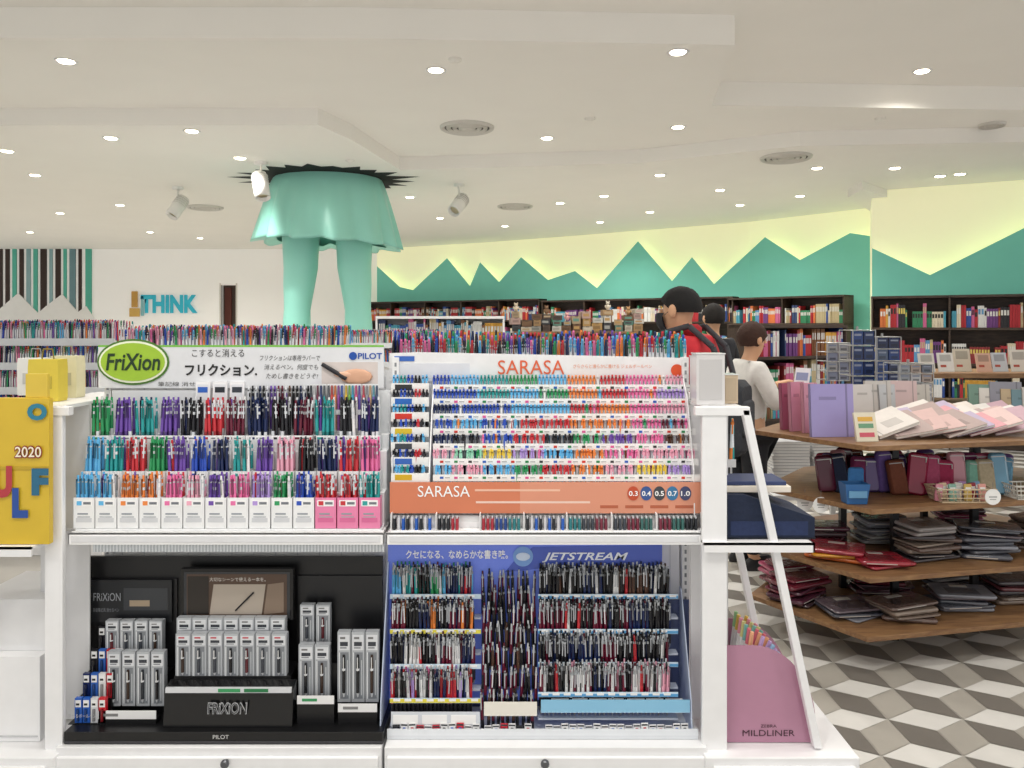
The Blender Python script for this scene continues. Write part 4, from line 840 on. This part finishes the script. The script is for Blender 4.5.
folder(799,3.76,.981,.09,.24,'d494ac','pink',-3,25); folder(789,3.82,.981,.08,.23,'ac5c78','dark pink',-3,25); folder(806,3.86,.981,.16,.22,'deaab8','pale pink',-3,10)
for k in range(5): folder(866+k*13,4.25,.981,.14,.19+.02*(k%2),['dcdad8','cfccc8','c8ccd0','d8c0c0','c8c4bc'][k],'pale',-6,R.uniform(-10,10))
mb=MB(); mb.prism([(-.05,0),(.05,0),(.05,.13),(-.05,.13)],0,.012,'e6dec8','y'); mb.box(-.035,.035,-.001,0,.02,.04,'d06070'); mb.box(-.035,.035,-.001,0,.06,.08,'70a080'); mb.box(-.035,.035,-.001,0,.09,.11,'e0b050')
place(mb,'memo_pad',M_PA,868,3.42,.981,'cream printed memo pad leaning on a wooden tier','memo pad',None,(math.radians(-14),0,.1))
fan=[('dca0a8','pink'),('e2deda','white'),('d4b4b0','dusty pink'),('dcd4cc','cream'),('e4e2de','white'),('b4a09c','taupe'),('e0dad4','white'),('bcaec8','lilac'),('e0c4c0','blush'),('c8a8b4','mauve'),('a4aeb2','grey')]
for rr in range(3):
    k=0; px=(886,896,915)[rr]
    while px<(1010,1020,1040)[rr]:
        cc,nm=R.choice(fan); w=R.uniform(.08,.105); dd=R.uniform(.09,.12); t=R.uniform(.008,.014); tl=math.radians(R.uniform(8,20)); tx=math.radians(R.uniform(8,18))
        mb=MB(); mb.box(-w,w,-dd,dd,0,.002,cc); mb.box(-w+.002,w,-dd+.002,dd-.002,.002,t,'e8e5df'); mb.box(-w,w,-dd,dd,t,t+.002,cc); mb.box(-w*.3,w*.5,-dd*.6,0,t+.002,t+.0025,dark(cc,.88)); mb.box(-w*.85,-w*.8,-dd,dd,t+.002,t+.0023,dark(cc,.8))
        Y=3.56+.012*k+rr*.2
        place(mb,'notebook',M_PA,px,Y,.984+w*math.sin(tl)+dd*math.sin(tx)+.004*rr,f'{nm} notebook leaning in an overlapping row','notebook','fanned notebooks',(tx,-tl,math.radians(R.uniform(-20,10))))
        px+=R.uniform(11,19); k+=1
for k in range(6):
    folder(985+k*11,4.12-.02*k,.981,.15,R.uniform(.17,.22),['6f8f80','d4d0c8','8a8a94','b8a484','6a8890','c8c4bc'][k],['green','white','grey','beige','blue-grey','cream'][k],-10,-20)
# second tier
pc=[('5a2038','maroon'),('26324e','navy'),('7a2a58','plum'),('5f4884','purple'),('6c5498','violet'),('7a4430','brown'),('9c2a4a','crimson'),('bc5478','pink'),('b0345c','magenta'),('cc929e','pale pink'),('80b8a4','mint'),('bcae92','beige'),('6ea0bc','light blue')]
for k in range(13):
    for r in range(3):
        cc,nm=pc[k] if not r else pc[(k*5+r*4)%13]
        hh=R.uniform(.16,.2); ww=R.uniform(.07,.09)
        mb=MB(); mb.m=Matrix.Rotation(math.pi/2,4,'X'); mb.m=Matrix.Translation((0,.02,hh/2))@mb.m; mb.rslab(ww,hh,.035,.02,cc); mb.m=Matrix()
        mb.box(-ww*.4,ww*.4,-.018,-.014,hh-.02,hh-.016,'c8c8c8'); mb.cyl((.03,-.018,hh-.02),(.03,-.02,hh-.04),.003,.002,6,'d0d0d0')
        px=828+k*14.5
        place(mb,'pencil_pouch',M_GL if (k+r)%3==0 else M_CL,px,3.67+.055*r-(.06 if px>900 else 0),.702,f'{nm} zipped upright pencil pouch','pencil case','pencil pouches',(math.radians(-5+R.uniform(-6,4)),math.radians(R.uniform(-8,8)),math.radians(R.uniform(-18,18))))
def basket(px,Y,z,w,dp,h,cc,lbl):
    mb=MB()
    for i in range(4):
        zz=h*i/3; k=.85+.15*i/3; mb.tube([(-w/2*k,-dp/2*k,zz),(w/2*k,-dp/2*k,zz),(w/2*k,dp/2*k,zz),(-w/2*k,dp/2*k,zz),(-w/2*k,-dp/2*k,zz)],.0025 if i<3 else .004,6,cc)
    for i in range(9):
        t=-.5+i/8; mb.cyl((w*.85*t,-dp/2*.85,0),(w*t,-dp/2,h),.002,.002,5,cc); mb.cyl((w*.85*t,dp/2*.85,0),(w*t,dp/2,h),.002,.002,5,cc); mb.cyl((-w/2*.85,dp*.85*t,0),(-w/2,dp*t,h),.002,.002,5,cc); mb.cyl((w/2*.85,dp*.85*t,0),(w/2,dp*t,h),.002,.002,5,cc)
    mb.box(-w/2*.85,w/2*.85,-dp/2*.85,dp/2*.85,0,.003,cc)
    place(mb,'basket',M_PL,px,Y,z,lbl,'basket')
basket(960,3.50,.702,.26,.12,.06,'cbb89a','woven pale wire basket of small goods on a wooden tier'); basket(1025,3.56,.702,.16,.12,.06,'d8d4cc','white wire basket on a wooden tier')
for k in range(10):
    mb=MB(); cc=['d890a0','e0c8a8','b84a70','90bcac','dcdad4','b088bc','d0b060','983040','78a0c0','d89a90'][k]; mb.rslab(.035,.012,.075,.005,cc); mb.box(-.012,.012,-.0065,-.006,.045,.06,'f6f6f4')
    place(mb,'small_packet',M_PL,938+k*5,3.47+.03*(k%3),.706,'small colourful packet standing in a wire basket','packet','packets in basket',(math.radians(R.uniform(-10,0)),math.radians(R.uniform(-8,8)),0))
mb=MB(); mb.loft([[(k*.055*a,k*.04*b,z) for a,b in ((-1,-1),(1,-1),(1,1),(-1,1))] for k,z in ((.8,0),(1,.09),(.93,.09),(.75,.01))],'2f66a0',smooth=False); mb.box(-.04,.04,-.043,-.038,.03,.06,'6aa0c8')
place(mb,'blue_bucket',M_PL,854,3.45,.702,'blue plastic open bucket on a wooden tier','bucket')
mb=MB(); mb.m=Matrix.Translation((0,-.03,.075))@Matrix.Rotation(math.pi/2,4,'X'); mb.rslab(.07,.15,.02,.015,'3c7ab8'); mb.m=Matrix(); place(mb,'small_blue_pouch',M_CL,852,3.54,.702,'bright blue small pouch behind a bucket','pouch')
for px,py,Y in ((805,503,3.66),(821,505,3.55),(993,497,3.395)):
    r=epx(8,Y); mb=MB(); mb.prism([(r*math.cos(2*math.pi*i/20),r*math.sin(2*math.pi*i/20)) for i in range(20)],0,.002,'f6f6f4','y'); mb.cyl((0,.001,r),(0,.001,r+.03),.001,.001,5,'888888'); mb.box(-r*.5,r*.5,-.0005,0,-.003,.003,'b0b0b0'); mb.box(-r*.4,r*.4,-.0005,0,-.013,-.009,'b0b0b0')
    place(mb,'round_tag',M_PA,px,Y,PZ(py,Y),'round white paper tag hanging from a tier edge','tag','round tags')
M_WRAP=base_mat('clear_wrapped_pack',.08,spec=.9,bump=.5,nscale=25)
def pack(px,Y,z,w,dp,h,cc,nm,rz,grp='wrapped packs'):
    mb=MB(); mb.rslab(w,dp,h,.02,cc); mb.box(-w*.3,w*.25,-dp*.35,dp*.1,h,h+.0008,dark(cc,.8)); mb.box(-w*.15,w*.15,dp*.2,dp*.35,h,h+.001,'d4d0c8'); mb.box(-w*.4,w*.2,-dp/2-.0005,-dp/2,h*.35,h*.55,dark(cc,.8) if R.random()<.7 else 'c8c0b8')
    place(mb,'wrapped_pack',M_WRAP,px,Y,z,f'{nm} plastic-wrapped flat pack in a stack','pack',grp,(math.radians(R.uniform(-1.2,1.2)),math.radians(R.uniform(-1.5,1.5)),math.radians(rz)))
def stack(px,Y,z,cols,n,w=.24,dp=.17,h=.014,rz=10):
    zz=z+.004
    for k in range(n):
        cc,nm=R.choice(cols); hh=h*R.uniform(.6,1.5); pack(px+R.uniform(-4,4),Y+R.uniform(-.015,.02),zz,w*R.uniform(.88,1.15),dp*R.uniform(.9,1.15),hh,cc,nm,rz+R.uniform(-16,16)); zz+=hh+.004
br=[('63504a','brown'),('8c7c70','taupe'),('464046','charcoal'),('96908f','grey'),('706056','umber'),('6c343c','maroon')]
gr=[('848690','grey'),('52545e','charcoal'),('aeacae','silver'),('645860','mauve-grey'),('40424c','dark grey')]
ye=[('d8941e','amber'),('c8642a','orange'),('d8b848','yellow'),('9c2838','red'),('a44864','rose')]
mr_=[('6a2030','maroon'),('46343a','dark brown'),('8c3854','rose'),('502838','plum')]
stack(838,3.60,.411,ye,3,.26,.17,.014,-20); stack(822,3.80,.411,mr_,5,.24,.17,.014,-20); stack(882,3.50,.411,ye[3:]+ye[:1],2,.22,.16,.013,12); stack(925,3.60,.411,br,9,.24,.17,.014,8); stack(985,3.64,.411,gr,8,.24,.17,.013,-6); stack(960,3.92,.411,mr_,9,.2,.17,.014,5); stack(880,3.86,.411,gr,8,.22,.17,.013,5); stack(1040,3.78,.411,br,8)
stack(795,3.74,.171,mr_,6,.24,.18,.016,35); stack(786,3.90,.171,[('b04a6a','pink'),('6a2030','maroon')],7,.2,.16,.014,20); stack(850,3.55,.171,gr,3,.25,.18,.013,18); stack(905,3.5,.171,br,4,.26,.17,.014,6); stack(958,3.62,.171,gr,5,.24,.17,.014,-5); stack(1012,3.72,.171,br,5,.24,.17,.014,5); stack(880,3.85,.171,mr_,7,.26,.18,.014,0); stack(1000,4.05,.171,br,8); stack(940,4.0,.171,gr,8)
e=empty('paper_table',(PX(806,5.1),5.1,0),'small white table carrying stacks of white paper','table')
build(MB().box(-.28,.28,-.2,.2,.38,.41,'f2f2f2'),'table_top',M_PL,e)
for x in (-.26,.23):
    for y in (-.18,.15): build(MB().box(x,x+.03,y,y+.03,0,.38,'dddddd'),'leg',M_PL,e)
for k in range(17):
    for q in range(2):
        mb=MB(); mb.box(-.12,.12,-.1,.1,0,.016,'e8e8e6'); mb.box(-.121,.121,-.101,.101,.016,.018,'b8b8bc')
        place(mb,'paper_ream',M_PA,786+q*40,5.1,.411+k*.0195,'white wrapped paper pad in a tall stack','paper','paper stacks',(0,0,R.uniform(-.05,.05)))
# ---------------------------------------------------------------- people
SK='d9a986'
def skin(name,V,E,rad,mat,parent,sub=2,root=0):
    me=bpy.data.meshes.new(name); me.from_pydata([tuple(v) for v in V],E,[]); me.materials.append(mat)
    o=obj(name,me,parent); m=o.modifiers.new('skin','SKIN'); m.use_smooth_shade=True
    for i,r in enumerate(rad):
        d=me.skin_vertices[0].data[i]; d.radius=(r,r) if not isinstance(r,tuple) else r; d.use_root=(i==root)
    s=o.modifiers.new('sub','SUBSURF'); s.levels=sub; s.render_levels=sub
    return o
def person(loc,yaw,s,arms,top,pants,hair,label,mask=None,bow=0,longhair=False,drop=0,grow=.018):
    e=empty('person',loc,label,'person',rot=(0,0,math.radians(yaw))); hb=bow
    J=dict(p=(0,0,.95),s=(0,0,1.12),c=(0,0,1.30),n=(0,-.005,1.445),k=(0,.01+hb*.2,1.50-drop*.4),h1=(0,.03+hb*.5,1.565-drop),h2=(0,.02+hb*.7,1.64-drop),h3=(0,.0+hb*.8,1.70-drop),
      sl=(-.165,0,1.41),sr=(.165,0,1.41),hl=(-.09,0,.88),hr=(.09,0,.88),kl=(-.1,.01,.48),kr=(.1,.01,.48),al=(-.1,-.02,.09),ar=(.1,-.02,.09),tl=(-.11,.12,.035),tr=(.11,.12,.035))
    rad=dict(p=.125,s=.115,c=.13,n=.06,k=.05,h1=.07,h2=.086,h3=.066,sl=.055,sr=.055,hl=.085,hr=.085,kl=.055,kr=.055,al=.038,ar=.038,tl=.035,tr=.035)
    ed=[('p','s'),('s','c'),('c','n'),('n','k'),('k','h1'),('h1','h2'),('h2','h3'),('c','sl'),('c','sr'),('p','hl'),('p','hr'),('hl','kl'),('hr','kr'),('kl','al'),('kr','ar'),('al','tl'),('ar','tr')]
    for sd,(el,wr,fd) in zip('lr',arms):
        el=Vector(el);wr=Vector(wr);fd=Vector(fd).normalized()
        J['e'+sd]=el;rad['e'+sd]=.04;J['w'+sd]=wr;rad['w'+sd]=.026;ed+=[('s'+sd,'e'+sd),('e'+sd,'w'+sd)]
        pm=wr+fd*.06; J['m'+sd]=pm;rad['m'+sd]=.028;ed.append(('w'+sd,'m'+sd))
        lat=fd.cross(Vector((0,0,1))); 
        if lat.length<.2: lat=Vector((1,0,0))
        lat.normalize(); up=lat.cross(fd)
        for q,(lo,ln) in enumerate(((-.03,.062),(-.01,.075),(.01,.07),(.03,.055))):
            a=pm+fd*.02+lat*lo; b=a+fd*ln*.55-up*.004; c=b+fd*ln*.4-up*.02
            for t,pp,rr in (('a',a,.0095),('b',b,.0088),('c',c,.0075)): J[f'f{sd}{q}{t}']=pp; rad[f'f{sd}{q}{t}']=rr
            ed+=[('m'+sd,f'f{sd}{q}a'),(f'f{sd}{q}a',f'f{sd}{q}b'),(f'f{sd}{q}b',f'f{sd}{q}c')]
        sg=1 if sd=='l' else -1
        a=wr+fd*.035+lat*.03*sg; b=a+fd*.03+lat*.018*sg-up*.01
        J['t1'+sd]=a;J['t2'+sd]=b;rad['t1'+sd]=.011;rad['t2'+sd]=.009; ed+=[('w'+sd,'t1'+sd),('t1'+sd,'t2'+sd)]
    S=lambda v:(v[0]*s,v[1]*s,v[2]*s)
    def mk(name,keys,grow,mat,root):
        ks=[k for k in J if k in keys] if keys else list(J); ix={k:i for i,k in enumerate(ks)}
        return skin(name,[S(J[k]) for k in ks],[(ix[a],ix[b]) for a,b in ed if a in ix and b in ix],[(rad[k]+grow)*s for k in ks],mat,e,2,ix[root])
    mk('body',None,0,solid(SK,.55),'p')
    mk('top',['p','s','c','n','sl','sr','el','er','wl','wr'],grow,top,'c')
    mk('trousers',['p','hl','hr','kl','kr','al','ar'],.022,pants,'p')
    for sd in (-1,1):
        mb=MB(); mb.loft([[(sd*.105*s+.045*k*math.cos(2*math.pi*i/14)*s,(.045+.13*k*math.sin(2*math.pi*i/14))*s,z*s) for i in range(14)] for k,z in ((1,0),(1.05,.03),(.85,.07),(.5,.1))],'222226'); build(mb,'shoe',M_PL,e)
    hc=Vector((0,.015+hb*.7,1.645-drop))*s
    mb=MB(); mb.m=Matrix.Translation(hc); n=24
    rings=[]
    for j in range(11):
        th=math.pi*j/10*.60 if not longhair else math.pi*j/10*.70
        ring=[]
        for i in range(n):
            a=2*math.pi*i/n; front=math.sin(a); tt=th*(1-.38*max(0,front)); am=.5 if not longhair else 1
            jit=1+am*(.035*math.sin(7*a+j*1.3)+.02*math.sin(13*a+2*j))
            rr=((.094 if not longhair else .102)*s)*jit; ring.append((rr*math.sin(tt)*math.cos(a)*.95,rr*1.08*math.sin(tt)*math.sin(a)-.010*s,rr*(1.02 if not longhair else 1.1)*math.cos(tt)+.012*s))
        rings.append(ring)
    mb.loft(rings,hair); build(mb,'hair',M_CL,e)
    mb=MB(); fy=hc.y
    for sx in(-1,1):
        mb.ell((sx*.033*s,fy+.083*s,hc.z),(.012*s,.008*s,.006*s),'f4f0ec',8,5); mb.ell((sx*.033*s,fy+.090*s,hc.z),(.005*s,.003*s,.005*s),'201814',8,5); mb.box(sx*.033*s-.014*s,sx*.033*s+.014*s,fy+.083*s,fy+.09*s,hc.z+.016*s,hc.z+.02*s,hair)
    build(mb,'eyes',M_GL,e)
    mb=MB(); mb.loft([[(-.008*s,fy+.085*s,hc.z+.0*s),(.008*s,fy+.085*s,hc.z),(.004*s,fy+.09*s,hc.z),(-.004*s,fy+.09*s,hc.z)],[(-.014*s,fy+.085*s,hc.z-.035*s),(.014*s,fy+.085*s,hc.z-.035*s),(.008*s,fy+.108*s,hc.z-.033*s),(-.008*s,fy+.108*s,hc.z-.033*s)]],SK); build(mb,'nose',M_MT,e)
    for sx in(-1,1):
        mb=MB(); mb.ell((sx*.09*s,fy+.0*s,hc.z-.012*s),(.012*s,.02*s,.032*s),SK,10,6); build(mb,'ear',M_MT,e)
    if mask:
        mb=MB(); rings=[]
        for j in range(5):
            z=hc.z-(.02+.02*j)*s; rings.append([(.088*s*math.sin(a)*(1-.04*j),fy+(.02+.088*math.cos(a)*(1-.05*j))*s+(.012*s if 0<j<4 else .0),z) for a in [math.radians(-75+150*q/10) for q in range(11)]])
        mb.loft(rings,mask,closed=False)
        for sx in(-1,1): mb.tube([(sx*.085*s,fy+.04*s,hc.z-.03*s),(sx*.098*s,fy,hc.z)],.0015,5,mask)
        build(mb,'face_mask',M_CL,e)
    else:
        mb=MB(); mb.ell((0,fy+.085*s,hc.z-.055*s),(.022*s,.008*s,.006*s),'b05a58',10,5); build(mb,'mouth',M_MT,e)
    return e
red=base_mat('red_jacket_cloth',.8,col='cc2532',noise=.15,nscale=30,bump=.4); blkc=base_mat('dark_trouser_cloth',.85,col='23242a',noise=.15,nscale=30,bump=.3); whs=base_mat('pale_shirt_cloth',.8,col='e8e6e2',noise=.1,nscale=30,bump=.3)
man=person((PX(689,3.6),3.6,0),58,.985,[((-.25,.05,1.12),(-.2,.28,1.05),(.1,1,.05)),((.25,.05,1.12),(.18,.28,1.05),(-.1,1,.05))],red,blkc,'151314','person in a red jacket and mask wearing a black backpack',mask='2a2c32',bow=.05,drop=.045,grow=.036)
mb=MB(); mb.rslab(.13,.11,.06,.05,'b01c28'); build(mb,'collar',M_CL,man,(0,0,1.445))
mb=MB(); mb.m=Matrix.Translation((0,-.225,1.08))@Matrix.Rotation(math.pi/2,4,'X'); mb.rslab(.22,.34,.09,.055,'303238',z=-.045); mb.rslab(.16,.16,.025,.03,'3c3e44',z=.035); mb.m=Matrix()
for sx in(-1,1): mb.tube([(sx*.07,-.20,1.22),(sx*.10,-.145,1.40),(sx*.115,-.04,1.495),(sx*.115,.09,1.46),(sx*.12,.185,1.3),(sx*.14,.15,1.1),(sx*.12,-.17,.96)],.014,8,'45474c')
mb.tube([(-.03,-.2,1.24),(0,-.2,1.28),(.03,-.2,1.24)],.006,6,'3a3c42'); mb.box(-.06,.06,-.292,-.287,1.02,1.03,'8a8c92')
build(mb,'backpack',M_CL,man)
wm=person((1.47,4.8,0),-78,.868,[((-.2,.10,1.16),(-.07,.25,1.28),(.2,1,.4)),((.22,.10,1.16),(.08,.27,1.26),(-.1,1,.4))],whs,blkc,'40281e','person with short brown hair in a pale shirt holding a card',bow=.045,longhair=True,grow=.022,drop=.015)
mb=MB(); mb.box(-.05,.05,-.004,.004,0,.11,'e8e6f0'); mb.box(-.04,.04,-.005,-.004,.03,.08,'9098c0')
o=build(mb,'greeting_card',M_PA,loc=(1.83,4.86,1.12),rot=(math.radians(-15),0,math.radians(-50))); meta(o,'pale card held up in both hands of a person','card')
person((PX(714,6.4),6.4,0),20,.95,[((-.24,.0,1.12),(-.22,.1,.88),(0,.2,-1)),((.24,.0,1.12),(.22,.1,.88),(0,.2,-1))],blkc,blkc,'17120f','person with dark hair in dark clothes standing among the shelves',longhair=True)
# ---------------------------------------------------------------- finish
flush_text()
w=bpy.data.worlds.new('World'); SC.world=w; w.use_nodes=True; bg=w.node_tree.nodes['Background']; bg.inputs[0].default_value=(1,.99,.97,1); bg.inputs[1].default_value=.86
cam=bpy.data.cameras.new('camera'); co=bpy.data.objects.new('camera',cam); co.location=(0,0,EYE); co.rotation_euler=(math.pi/2,0,0); link(co)
cam.sensor_width=36; cam.lens=27; cam.shift_y=-(384-HZ)/1024; cam.clip_start=.05
SC.camera=co
SC.view_settings.view_transform='Standard'
SC.view_settings.exposure=0
